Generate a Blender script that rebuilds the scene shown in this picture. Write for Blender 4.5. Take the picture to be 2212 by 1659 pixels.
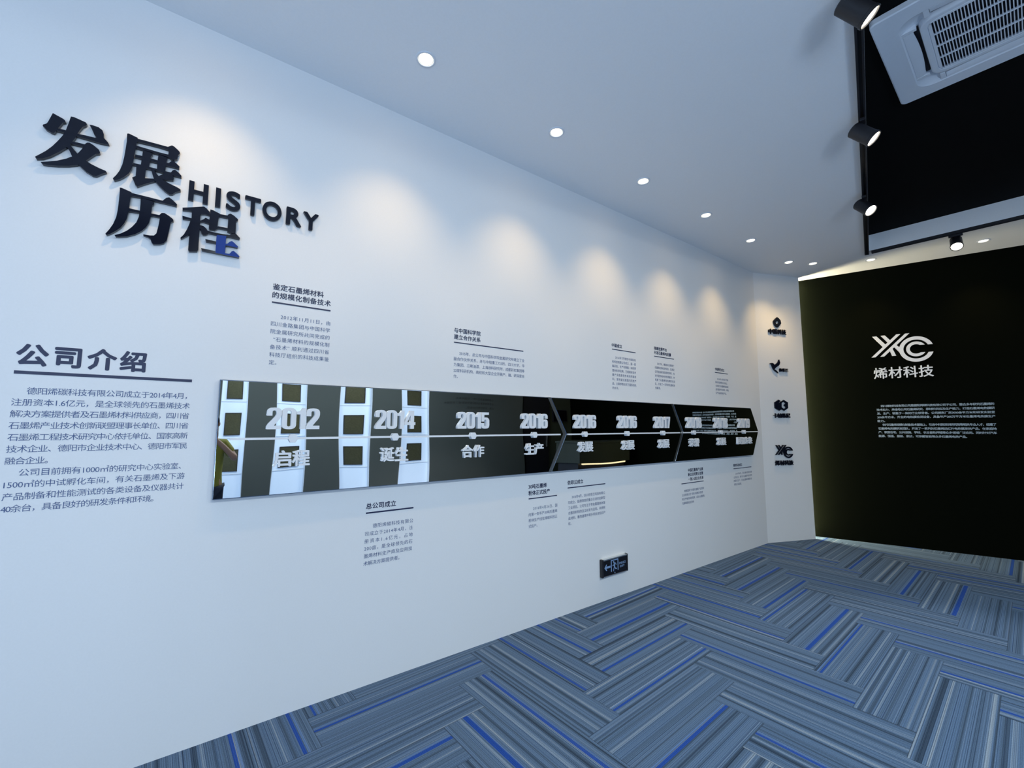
# History corridor of a company showroom: white timeline wall, angled logo wall,
# black end wall, carpet tiles laid in herringbone.  Units: metres.
import bpy, bmesh, math, random
from mathutils import Vector, Matrix

for o in list(bpy.data.objects):
    bpy.data.objects.remove(o, do_unlink=True)
SC = bpy.context.scene
COL = SC.collection
PI = math.pi

# ------------------------------------------------------------------ camera
# survey of the room, worked out from the photograph (camera frame: X right, Y ahead)
A1, D1 = 0.9321, 2.6573      # timeline wall: direction, distance from the camera
A2, D2 = 2.1785, 7.4161      # black end wall
A3, D3 = 1.3041, 4.6937      # angled logo wall
H = 3.615                    # soffit height
CAM = Vector((0.0, -D1, 1.5))
cam_d = bpy.data.cameras.new('camera')
cam_d.sensor_width = 36.0
cam_d.sensor_fit = 'HORIZONTAL'
cam_d.lens = 933.2866 / 2212 * 36.0
cam_d.clip_start = 0.005
cam_d.clip_end = 100
cam = bpy.data.objects.new('camera', cam_d)
COL.objects.link(cam)
cam.location = CAM
cam.rotation_euler = (PI / 2 + 0.0986, 0.0, -(PI / 2 - A1))
SC.camera = cam

# ------------------------------------------------------------------ world, window daylight and fill lamps, exposure
world = bpy.data.worlds.new('sky')
world.use_nodes = True
bg = world.node_tree.nodes['Background']
bg.inputs[0].default_value = (0.45, 0.66, 1.0, 1)
bg.inputs[1].default_value = 0.6
SC.world = world
SC.view_settings.view_transform = 'Standard'
SC.view_settings.look = 'None'
SC.view_settings.exposure = 0.0
SC.view_settings.gamma = 1.0
SC.view_settings.use_curve_mapping = False
SC.cycles.use_denoising = True
SC.cycles.max_bounces = 10
SC.cycles.diffuse_bounces = 6


def area_light(name, loc, rot, sx, sy, power, color, spread=PI):
    d = bpy.data.lights.new(name, 'AREA')
    d.shape = 'RECTANGLE'
    d.size, d.size_y = sx, sy
    d.energy = power
    d.color = color
    d.spread = spread
    o = bpy.data.objects.new(name, d)
    COL.objects.link(o)
    o.location = loc
    o.rotation_euler = rot
    return o


DAY = (0.53, 0.69, 0.90)
X_REAR, Y_RIGHT = -4.6, -6.9
P_REAR, P_REAR_UP, P_SHOP, P_SHOP_UP, P_OVER = 10, 10, 12, 300, 255
WARM = 34
W_SPILL = 0.06
P_TRACK = 170
E_LED = 330
E_LENS = 3.2
E_HOT = 14
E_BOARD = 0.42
# daylight by the rear window; lamps added as fill at the unseen right wall glazing:
# a level lamp at each, and up-tilted lamps added to brighten the ceiling
area_light('rear_window_daylight', (X_REAR + 0.12, -3.6, 1.75), (0, -PI / 2, 0), 2.5, 5.2, P_REAR, DAY)
area_light('rear_uplight_fill', (X_REAR + 0.14, -3.6, 0.9), (0, -PI / 2 - 1.0, 0), 0.8, 5.2, P_REAR_UP, DAY)
area_light('shopfront_fill', (-1.95, Y_RIGHT + 0.12, 1.6), (PI / 2, 0, 0), 3.9, 2.7, P_SHOP, DAY)
area_light('shopfront_uplight_fill', (-1.95, Y_RIGHT + 0.14, 0.6), (PI / 2 + 1.0, 0, 0), 3.9, 0.8, P_SHOP_UP, DAY)
# cool fill lamps added in the black bay to brighten the middle of the room
for _x in (0.8, 3.4):
    area_light('bay_fill_lamp', (_x, -4.7, 3.79), (0, 0, 0), 1.2, 1.2, P_OVER / 2, (0.69, 0.81, 0.88))


def spot(name, loc, aim, power, size, blend, color=(1.0, 0.69, 0.31), r=0.03):
    d = bpy.data.lights.new(name, 'SPOT')
    d.energy = power
    d.spot_size = math.radians(size)
    d.spot_blend = blend
    d.color = color
    d.shadow_soft_size = r
    o = bpy.data.objects.new(name, d)
    COL.objects.link(o)
    o.location = loc
    o.rotation_euler = Vector(aim).to_track_quat('-Z', 'Y').to_euler()
    return o


# ------------------------------------------------------------------ wall coordinates
def cam2world(x, y):
    sa, ca = math.sin(A1), math.cos(A1)
    return (x * sa + y * ca, -x * ca + y * sa - D1)


def wall_pt(k, s, off, z):
    """s along wall k, off out of the wall into the room, z above the floor."""
    a, d = {1: (A1, D1), 2: (A2, D2), 3: (A3, D3)}[k]
    n = (-math.cos(a), math.sin(a))
    t = (math.sin(a), math.cos(a))
    x, y = cam2world(n[0] * (d - off) + t[0] * s, n[1] * (d - off) + t[1] * s)
    return Vector((x, y, z))


def wall_dir(k):
    return (wall_pt(k, 1, 0, 0) - wall_pt(k, 0, 0, 0)).normalized()


def wall_nrm(k):
    return (wall_pt(k, 0, 1, 0) - wall_pt(k, 0, 0, 0)).normalized()


# ------------------------------------------------------------------ materials
def mat(name, color, rough=0.5, metal=0.0, emit=None, estr=0.0, spec=0.5, coat=0.0):
    m = bpy.data.materials.new(name)
    m.use_nodes = True
    b = m.node_tree.nodes['Principled BSDF']
    b.inputs['Base Color'].default_value = (*color, 1)
    b.inputs['Roughness'].default_value = rough
    b.inputs['Metallic'].default_value = metal
    b.inputs['Specular IOR Level'].default_value = spec
    b.inputs['Coat Weight'].default_value = coat
    if emit:
        b.inputs['Emission Color'].default_value = (*emit, 1)
        b.inputs['Emission Strength'].default_value = estr
    return m


def bump_noise(m, scale, strength, dist=0.002, tint=0.0):
    nt = m.node_tree
    b = nt.nodes['Principled BSDF']
    tc = nt.nodes.new('ShaderNodeTexCoord')
    n = nt.nodes.new('ShaderNodeTexNoise')
    n.inputs['Scale'].default_value = scale
    n.inputs['Detail'].default_value = 4
    bp = nt.nodes.new('ShaderNodeBump')
    bp.inputs['Strength'].default_value = strength
    bp.inputs['Distance'].default_value = dist
    nt.links.new(tc.outputs['Object'], n.inputs['Vector'])
    nt.links.new(n.outputs['Fac'], bp.inputs['Height'])
    nt.links.new(bp.outputs['Normal'], b.inputs['Normal'])
    if tint:
        c = list(b.inputs['Base Color'].default_value)
        r = nt.nodes.new('ShaderNodeValToRGB')
        r.color_ramp.elements[0].position = 0.3
        r.color_ramp.elements[1].position = 0.7
        r.color_ramp.elements[0].color = [v * (1 - tint) for v in c[:3]] + [1]
        r.color_ramp.elements[1].color = [min(1, v * (1 + tint)) for v in c[:3]] + [1]
        nt.links.new(n.outputs['Fac'], r.inputs['Fac'])
        nt.links.new(r.outputs['Color'], b.inputs['Base Color'])
    return m


M_WALL = bump_noise(mat('white_wall_paint', (0.80, 0.80, 0.80), 0.65, spec=0.3), 120, 0.08, 0.001, 0.01)
M_CEIL = bump_noise(mat('white_ceiling_paint', (0.86, 0.87, 0.88), 0.8, spec=0.2), 90, 0.06, 0.001, 0.01)
M_BLACKWALL = bump_noise(mat('matt_black_paint', (0.0026, 0.0034, 0.0019), 0.8, spec=0.02), 160, 0.12, 0.001, 0.05)
M_BLACKCEIL = bump_noise(mat('black_ceiling_paint', (0.003, 0.003, 0.003), 0.9, spec=0.1), 60, 0.1, 0.002, 0.1)
M_GREYWALL = bump_noise(mat('grey_wall_paint', (0.075, 0.083, 0.075), 0.7, spec=0.2), 100, 0.08, 0.001, 0.02)
M_OLIVE = bump_noise(mat('dark_olive_paint', (0.035, 0.042, 0.028), 0.7, spec=0.2), 100, 0.06, 0.001, 0.03)
M_PLASTER = bump_noise(mat('pale_plaster', (0.62, 0.64, 0.66), 0.8), 80, 0.06, 0.001, 0.01)
M_COLUMN = bump_noise(mat('added_glow_white_board', (0.72, 0.76, 0.80), 0.3, emit=(0.40, 0.62, 0.98), estr=E_BOARD), 30, 0.02, 0.001, 0.01)  # emission added so that the boards look brighter than the room lights them
M_MIRROR = mat('black_mirror_glass', (0.80, 0.83, 0.85), 0.012, 1.0)
M_MEDGE = bump_noise(mat('polished_glass_edge', (0.30, 0.36, 0.46), 0.12, 0.9), 40, 0.05, 0.0005, 0.05)
M_GLOSSBLACK = bump_noise(mat('gloss_black_acrylic', (0.006, 0.008, 0.018), 0.14, spec=0.3), 25, 0.03, 0.0005, 0.05)
M_FILM = bump_noise(mat('blue_protective_film', (0.010, 0.042, 0.24), 0.45, spec=0.2), 40, 0.05, 0.0005, 0.04)
M_WACRYL = bump_noise(mat('white_acrylic', (0.82, 0.83, 0.85), 0.35), 40, 0.03, 0.0005, 0.01)
M_NAVY = bump_noise(mat('navy_vinyl', (0.045, 0.085, 0.22), 0.5), 80, 0.02, 0.0002, 0.04)
M_NAVYH = bump_noise(mat('dark_navy_vinyl', (0.012, 0.018, 0.065), 0.45), 80, 0.02, 0.0002, 0.04)
M_PALETXT = bump_noise(mat('pale_blue_vinyl', (0.42, 0.52, 0.60), 0.5), 80, 0.02, 0.0002, 0.04)
M_GREYTXT = bump_noise(mat('black_vinyl', (0.02, 0.022, 0.02), 0.5), 80, 0.02, 0.0002, 0.04)
M_METALWHITE = bump_noise(mat('white_powder_coat', (0.78, 0.79, 0.82), 0.4), 200, 0.03, 0.0003, 0.01)
M_BLACKMETAL = bump_noise(mat('black_powder_coat', (0.010, 0.010, 0.014), 0.45), 200, 0.05, 0.0003, 0.05)
M_ALU = bump_noise(mat('brushed_aluminium', (0.75, 0.76, 0.76), 0.3, 1.0), 150, 0.05, 0.0003, 0.03)
M_PLASTIC = bump_noise(mat('white_plastic', (0.72, 0.75, 0.80), 0.35), 60, 0.02, 0.0003, 0.01)
M_DARK = bump_noise(mat('dark_cavity', (0.012, 0.010, 0.016), 0.8), 60, 0.02, 0.0003, 0.05)
M_LENS = bump_noise(mat('lamp_lens', (1, 0.97, 0.85), 0.3, emit=(1.0, 0.93, 0.72), estr=E_LENS), 60, 0.02, 0.0003)
M_LENSHOT = bump_noise(mat('track_lamp_lens', (1, 0.97, 0.85), 0.3, emit=(1.0, 0.92, 0.74), estr=E_HOT), 60, 0.02, 0.0003)
M_LED = bump_noise(mat('led_tape', (1, 0.95, 0.8), 0.3, emit=(1.0, 0.88, 0.58), estr=E_LED), 60, 0.02, 0.0003)
M_LEDSOFT = bump_noise(mat('counter_led', (1, 0.9, 0.7), 0.3, emit=(1.0, 0.80, 0.42), estr=1.2), 60, 0.02, 0.0003)
M_REFLECTOR = bump_noise(mat('satin_reflector', (0.8, 0.8, 0.8), 0.2, 0.9), 60, 0.02, 0.0003)
M_SIGNBLUE = bump_noise(mat('pale_blue_print', (0.22, 0.34, 0.55), 0.4), 60, 0.02, 0.0003, 0.03)
M_SIGNFACE = bump_noise(mat('smoked_sign_glass', (0.004, 0.003, 0.006), 0.15), 60, 0.02, 0.0003, 0.05)
M_PLAQUE = bump_noise(mat('bronze_plaque', (0.10, 0.095, 0.05), 0.35, 0.5), 40, 0.1, 0.0005, 0.15)
M_SKIN = bump_noise(mat('skin', (0.42, 0.24, 0.16), 0.5), 90, 0.1, 0.0005, 0.05)
M_SHIRT = bump_noise(mat('olive_yellow_cotton', (0.23, 0.22, 0.03), 0.85), 120, 0.3, 0.001, 0.08)
M_TROUSER = bump_noise(mat('dark_trouser_cloth', (0.02, 0.025, 0.04), 0.9), 120, 0.3, 0.001, 0.1)
M_HAIR = bump_noise(mat('black_hair', (0.008, 0.007, 0.006), 0.5), 160, 0.5, 0.002, 0.2)
M_SHOE = bump_noise(mat('dark_shoe_leather', (0.02, 0.018, 0.016), 0.4), 80, 0.1, 0.0005, 0.1)
M_EYE = bump_noise(mat('eye_white', (0.7, 0.7, 0.68), 0.2), 60, 0.01, 0.0003)
M_FRAME = bump_noise(mat('anodised_window_frame', (0.10, 0.11, 0.12), 0.4, 0.8), 90, 0.03, 0.0003, 0.03)
M_COUNTER = bump_noise(mat('dark_green_laminate', (0.025, 0.03, 0.02), 0.4), 40, 0.03, 0.0003, 0.06)


def glass_mat():
    m = bpy.data.materials.new('clear_window_glass')
    m.use_nodes = True
    nt = m.node_tree
    nt.nodes.clear()
    out = nt.nodes.new('ShaderNodeOutputMaterial')
    mix = nt.nodes.new('ShaderNodeMixShader')
    tr = nt.nodes.new('ShaderNodeBsdfTransparent')
    gl = nt.nodes.new('ShaderNodeBsdfGlossy')
    fr = nt.nodes.new('ShaderNodeFresnel')
    gl.inputs['Roughness'].default_value = 0.02
    nt.links.new(fr.outputs[0], mix.inputs[0])
    nt.links.new(tr.outputs[0], mix.inputs[1])
    nt.links.new(gl.outputs[0], mix.inputs[2])
    nt.links.new(mix.outputs[0], out.inputs[0])
    return m


M_GLASS = glass_mat()


def carpet_mat():
    m = bpy.data.materials.new('striped_carpet_planks')
    m.use_nodes = True
    nt = m.node_tree
    b = nt.nodes['Principled BSDF']
    b.inputs['Roughness'].default_value = 0.95
    b.inputs['Specular IOR Level'].default_value = 0.1
    N = nt.nodes.new

    def math_(op, a, c=None, clamp=False):
        n = N('ShaderNodeMath')
        n.operation = op
        n.use_clamp = clamp
        for i, v in enumerate((a, c)):
            if v is None:
                continue
            if isinstance(v, (int, float)):
                n.inputs[i].default_value = v
            else:
                nt.links.new(v, n.inputs[i])
        return n.outputs[0]

    uv = N('ShaderNodeUVMap')
    uv.uv_map = 'plank'
    rn = N('ShaderNodeUVMap')
    rn.uv_map = 'random'
    s1 = N('ShaderNodeSeparateXYZ')
    s2 = N('ShaderNodeSeparateXYZ')
    nt.links.new(uv.outputs[0], s1.inputs[0])
    nt.links.new(rn.outputs[0], s2.inputs[0])
    U, V, R1, R2 = s1.outputs[0], s1.outputs[1], s2.outputs[0], s2.outputs[1]
    vv = math_('ADD', V, math_('MULTIPLY', R1, 37.0))

    def noise1(scale, detail=1.5, rough=0.6, w=None):
        n = N('ShaderNodeTexNoise')
        n.noise_dimensions = '1D'
        n.inputs['Scale'].default_value = scale
        n.inputs['Detail'].default_value = detail
        n.inputs['Roughness'].default_value = rough
        nt.links.new(w if w is not None else vv, n.inputs['W'])
        return n.outputs['Fac']

    def ramp(fac, stops, interp='LINEAR'):
        r = N('ShaderNodeValToRGB')
        r.color_ramp.interpolation = interp
        e = r.color_ramp.elements
        e[0].position, e[0].color = stops[0][0], (*stops[0][1], 1)
        e[1].position, e[1].color = stops[-1][0], (*stops[-1][1], 1)
        for p, c in stops[1:-1]:
            x = e.new(p)
            x.color = (*c, 1)
        nt.links.new(fac, r.inputs[0])
        return r.outputs[0]

    def mixc(fac, a, c, mode='MIX'):
        n = N('ShaderNodeMix')
        n.data_type = 'RGBA'
        n.blend_type = mode
        for sock, v in ((n.inputs[0], fac), (n.inputs[6], a), (n.inputs[7], c)):
            if isinstance(v, (int, float)):
                sock.default_value = v
            elif isinstance(v, tuple):
                sock.default_value = (*v, 1)
            else:
                nt.links.new(v, sock)
        return n.outputs[2]

    band = noise1(26, 2.5, 0.62)
    base = ramp(band, [(0.28, (0.045, 0.072, 0.112)), (0.42, (0.092, 0.145, 0.222)), (0.50, (0.125, 0.195, 0.300)),
                       (0.56, (0.105, 0.175, 0.290)), (0.64, (0.205, 0.280, 0.375)), (0.76, (0.30, 0.365, 0.43))])
    # dark yarn lines
    fine = noise1(190, 1.0, 0.5)
    lines = ramp(fine, [(0.34, (0.50, 0.53, 0.60)), (0.45, (1, 1, 1))])
    c = mixc(1.0, base, lines, 'MULTIPLY')
    # one saturated blue stripe on most planks, with a paler blue line beside it
    pos = math_('MULTIPLY_ADD', R2, 0.20)
    pos.node.inputs[2].default_value = 0.025
    dv = math_('SUBTRACT', V, pos)
    has = math_('GREATER_THAN', math_('FRACT', math_('MULTIPLY', R1, 7.31)), 0.38)
    wide = math_('MULTIPLY_ADD', math_('FRACT', math_('MULTIPLY', R2, 11.7)), 0.008)
    wide.node.inputs[2].default_value = 0.006
    blue = math_('MULTIPLY', math_('LESS_THAN', math_('ABSOLUTE', dv), wide), has)
    c = mixc(math_('MULTIPLY', blue, 0.92), c, (0.018, 0.075, 0.36))
    d2 = math_('ABSOLUTE', math_('SUBTRACT', dv, 0.018))
    pale = math_('MULTIPLY', math_('LESS_THAN', d2, 0.0045), has)
    c = mixc(math_('MULTIPLY', pale, 0.55), c, (0.13, 0.24, 0.50))
    # ribs of the loop pile
    rib = math_('SINE', math_('MULTIPLY', V, 2 * PI / 0.0075))
    ribd = math_('MULTIPLY_ADD', rib, 0.13)
    ribd.node.inputs[2].default_value = 0.90
    comb = N('ShaderNodeCombineXYZ')
    nt.links.new(math_('MULTIPLY', U, 160.0), comb.inputs[0])
    nt.links.new(math_('MULTIPLY', vv, 320.0), comb.inputs[1])
    loop = N('ShaderNodeTexNoise')
    loop.noise_dimensions = '2D'
    loop.inputs['Scale'].default_value = 1.0
    loop.inputs['Detail'].default_value = 2
    nt.links.new(comb.outputs[0], loop.inputs['Vector'])
    lp = math_('MULTIPLY_ADD', loop.outputs['Fac'], 0.7)
    lp.node.inputs[2].default_value = 0.65
    c = mixc(1.0, c, math_('MULTIPLY', ribd, lp), 'MULTIPLY')
    # seams between planks
    e1 = math_('LESS_THAN', V, 0.0022)
    e2 = math_('LESS_THAN', U, 0.0022)
    seam = math_('MAXIMUM', e1, e2)
    c = mixc(math_('MULTIPLY', seam, 0.7), c, (0.02, 0.025, 0.035))
    nt.links.new(c, b.inputs['Base Color'])
    bp = N('ShaderNodeBump')
    bp.inputs['Strength'].default_value = 0.5
    bp.inputs['Distance'].default_value = 0.002
    nt.links.new(math_('ADD', loop.outputs['Fac'], math_('MULTIPLY', rib, 0.3)), bp.inputs['Height'])
    nt.links.new(bp.outputs[0], b.inputs['Normal'])
    return m


M_CARPET = carpet_mat()


# ------------------------------------------------------------------ helpers
def add_box(bm, lo, hi):
    v = [bm.verts.new((x, y, z)) for x in (lo[0], hi[0]) for y in (lo[1], hi[1]) for z in (lo[2], hi[2])]
    for f in ((0, 1, 3, 2), (4, 6, 7, 5), (0, 4, 5, 1), (2, 3, 7, 6), (0, 2, 6, 4), (1, 5, 7, 3)):
        bm.faces.new([v[i] for i in f])
    return v


def add_prism(bm, pts, z0, z1):
    """prism over a simple outline in the XY plane."""
    a = [bm.verts.new((p[0], p[1], z0)) for p in pts]
    b = [bm.verts.new((p[0], p[1], z1)) for p in pts]
    n = len(pts)
    bm.faces.new(a[::-1])
    bm.faces.new(b)
    for i in range(n):
        bm.faces.new((a[i], a[(i + 1) % n], b[(i + 1) % n], b[i]))


def add_lathe(bm, prof, seg=32, cap=False):
    """surface of revolution about Z from (r, z) pairs."""
    rings = []
    for r, z in prof:
        if r < 1e-6:
            rings.append([bm.verts.new((0, 0, z))])
        else:
            rings.append([bm.verts.new((r * math.cos(2 * PI * i / seg), r * math.sin(2 * PI * i / seg), z)) for i in range(seg)])
    for p, q in zip(rings, rings[1:]):
        for i in range(seg):
            j = (i + 1) % seg
            if len(p) == 1 and len(q) == 1:
                continue
            if len(p) == 1:
                bm.faces.new((p[0], q[j], q[i]))
            elif len(q) == 1:
                bm.faces.new((p[i], p[j], q[0]))
            else:
                bm.faces.new((p[i], p[j], q[j], q[i]))


def finish(bm, smooth=False, bevel=0.0):
    if bevel:
        bmesh.ops.bevel(bm, geom=bm.edges[:], offset=bevel, segments=2, affect='EDGES', profile=0.5)
    bmesh.ops.recalc_face_normals(bm, faces=bm.faces[:])
    me = bpy.data.meshes.new('m')
    bm.to_mesh(me)
    bm.free()
    if smooth:
        me.polygons.foreach_set('use_smooth', [True] * len(me.polygons))
    return me


def link(name, me, m, parent=None, origin=None):
    """link a mesh as one object; a world-space mesh is re-based on origin (or on its parent's location)."""
    o = bpy.data.objects.new(name, me)
    me.name = name
    if me.materials:
        me.materials.clear()
    me.materials.append(m)
    COL.objects.link(o)
    if parent is not None:
        base = parent.location.copy()
        pp = parent.parent
        while pp is not None:
            base += pp.location
            pp = pp.parent
        me.transform(Matrix.Translation(-base))
        o.parent = parent
    elif origin is not None:
        me.transform(Matrix.Translation(-Vector(origin)))
        o.location = origin
    return o


def tag(o, label=None, cat=None, group=None, kind=None):
    if label:
        o['label'] = label
    if cat:
        o['category'] = cat
    if group:
        o['group'] = group
    if kind:
        o['kind'] = kind
    return o


def thing(name, loc, label, cat, group=None):
    o = bpy.data.objects.new(name, None)
    o.empty_display_size = 0.1
    COL.objects.link(o)
    o.location = loc
    return tag(o, label, cat, group)


def struct(name, me, m):
    return tag(link(name, me, m), kind='structure')


def dup(root, loc, label, group=None, rot=None):
    r = root.copy()
    COL.objects.link(r)
    r.location = loc
    if rot is not None:
        r.rotation_euler = rot
    r['label'] = label
    if group:
        r['group'] = group
    for ch in list(root.children):
        c = ch.copy()
        COL.objects.link(c)
        c.parent = r
        for g in list(ch.children):
            d = g.copy()
            COL.objects.link(d)
            d.parent = c
    return r


def smooth_sharp(me, ang=0.6):
    bm = bmesh.new()
    bm.from_mesh(me)
    for e in bm.edges:
        if len(e.link_faces) == 2 and e.calc_face_angle(0) > ang:
            e.smooth = False
    for f in bm.faces:
        f.smooth = True
    bm.to_mesh(me)
    bm.free()
    return me


def eval_curve(cu):
    o = bpy.data.objects.new('tmp', cu)
    COL.objects.link(o)
    dg = bpy.context.evaluated_depsgraph_get()
    dg.update()
    me = bpy.data.meshes.new_from_object(o.evaluated_get(dg))
    bpy.data.objects.remove(o, do_unlink=True)
    bpy.data.curves.remove(cu)
    return me


def outline_mesh(contours, depth):
    """flat filled outline (holes by inner contours), extruded depth along +Z."""
    cu = bpy.data.curves.new('c', 'CURVE')
    cu.dimensions = '2D'
    cu.fill_mode = 'BOTH'
    for pts in contours:
        sp = cu.splines.new('POLY')
        sp.points.add(len(pts) - 1)
        for p, q in zip(sp.points, pts):
            p.co = (q[0], q[1], 0, 1)
        sp.use_cyclic_u = True
    cu.extrude = depth / 2
    me = eval_curve(cu)
    me.transform(Matrix.Translation((0, 0, depth / 2)))
    return me


def text_mesh(body, spacing=1.0, res=2, thick=False):
    """flat (or unit thick, z -0.5..0.5) glyph outlines, em = 1."""
    cu = bpy.data.curves.new('t', 'FONT')
    cu.body = body
    cu.resolution_u = res
    cu.space_character = spacing
    cu.fill_mode = 'BOTH' if thick else 'FRONT'
    cu.extrude = 0.5 if thick else 0.0
    return eval_curve(cu)


def embolden(me, bx, by, lift):
    """heavier strokes: the outline laid over itself in a small ring, each layer a hair higher."""
    if bx <= 0:
        return me
    ring = [(0, 0)] + [(math.cos(2 * PI * i / 8), math.sin(2 * PI * i / 8)) for i in range(8)]
    bm = bmesh.new()
    for i, (x, y) in enumerate(ring):
        c = me.copy()
        c.transform(Matrix.Translation((x * bx, y * by, i * lift)))
        bm.from_mesh(c)
        bpy.data.meshes.remove(c)
    out = bpy.data.meshes.new('bold')
    bm.to_mesh(out)
    bm.free()
    bpy.data.meshes.remove(me)
    return out


def bounds(me):
    xs = [v.co.x for v in me.vertices]
    ys = [v.co.y for v in me.vertices]
    return min(xs), max(xs), min(ys), max(ys)


def to_wall(me, k, off):
    """mesh drawn in (s, z, out) coordinates -> its place on wall k."""
    for v in me.vertices:
        v.co = wall_pt(k, v.co.x, off + v.co.z, v.co.y)
    return me


def fit_text(body, s0, s1, z0, z1, depth, bold, res=3):
    """raised text whose outline fills the box s0..s1, z0..z1; bold is the stroke growth in em."""
    me = text_mesh(body, thick=True, res=res)
    a, b, c, d = bounds(me)
    sx, sy = (s1 - s0) / (b - a + 2 * bold), (z1 - z0) / (d - c + 2 * bold)
    for v in me.vertices:
        v.co = Vector((s0 + (v.co.x - a + bold) * sx, z0 + (v.co.y - c + bold) * sy, (v.co.z + 0.5) * depth))
    return embolden(me, bold * sx, bold * sy, 0.00004)


def line_text(body, s0, s1, zc, em, bold=0.0):
    """one justified line of vinyl lettering of size em, spread from s0 to s1."""
    me = text_mesh(body)
    a, b, c, d = bounds(me)
    if len(body) > 2 and abs((b - a) * em - (s1 - s0)) > 0.003:
        m2 = text_mesh(body, spacing=1.3)
        a2, b2 = bounds(m2)[:2]
        bpy.data.meshes.remove(m2)
        k = ((b2 - a2) - (b - a)) / 0.3
        sp = min(2.2, max(0.8, 1.0 + ((s1 - s0) / em - (b - a)) / k))
        bpy.data.meshes.remove(me)
        me = text_mesh(body, spacing=sp)
        a, b, c, d = bounds(me)
    sx = (s1 - s0) / (b - a)
    for v in me.vertices:
        v.co = Vector((s0 + (v.co.x - a) * sx, zc + (v.co.y - 0.38) * em, 0))
    return embolden(me, bold * em, bold * em, 0.00002)


def join(meshes):
    bm = bmesh.new()
    for me in meshes:
        bm.from_mesh(me)
        bpy.data.meshes.remove(me)
    me = bpy.data.meshes.new('joined')
    bm.to_mesh(me)
    bm.free()
    return me

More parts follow.
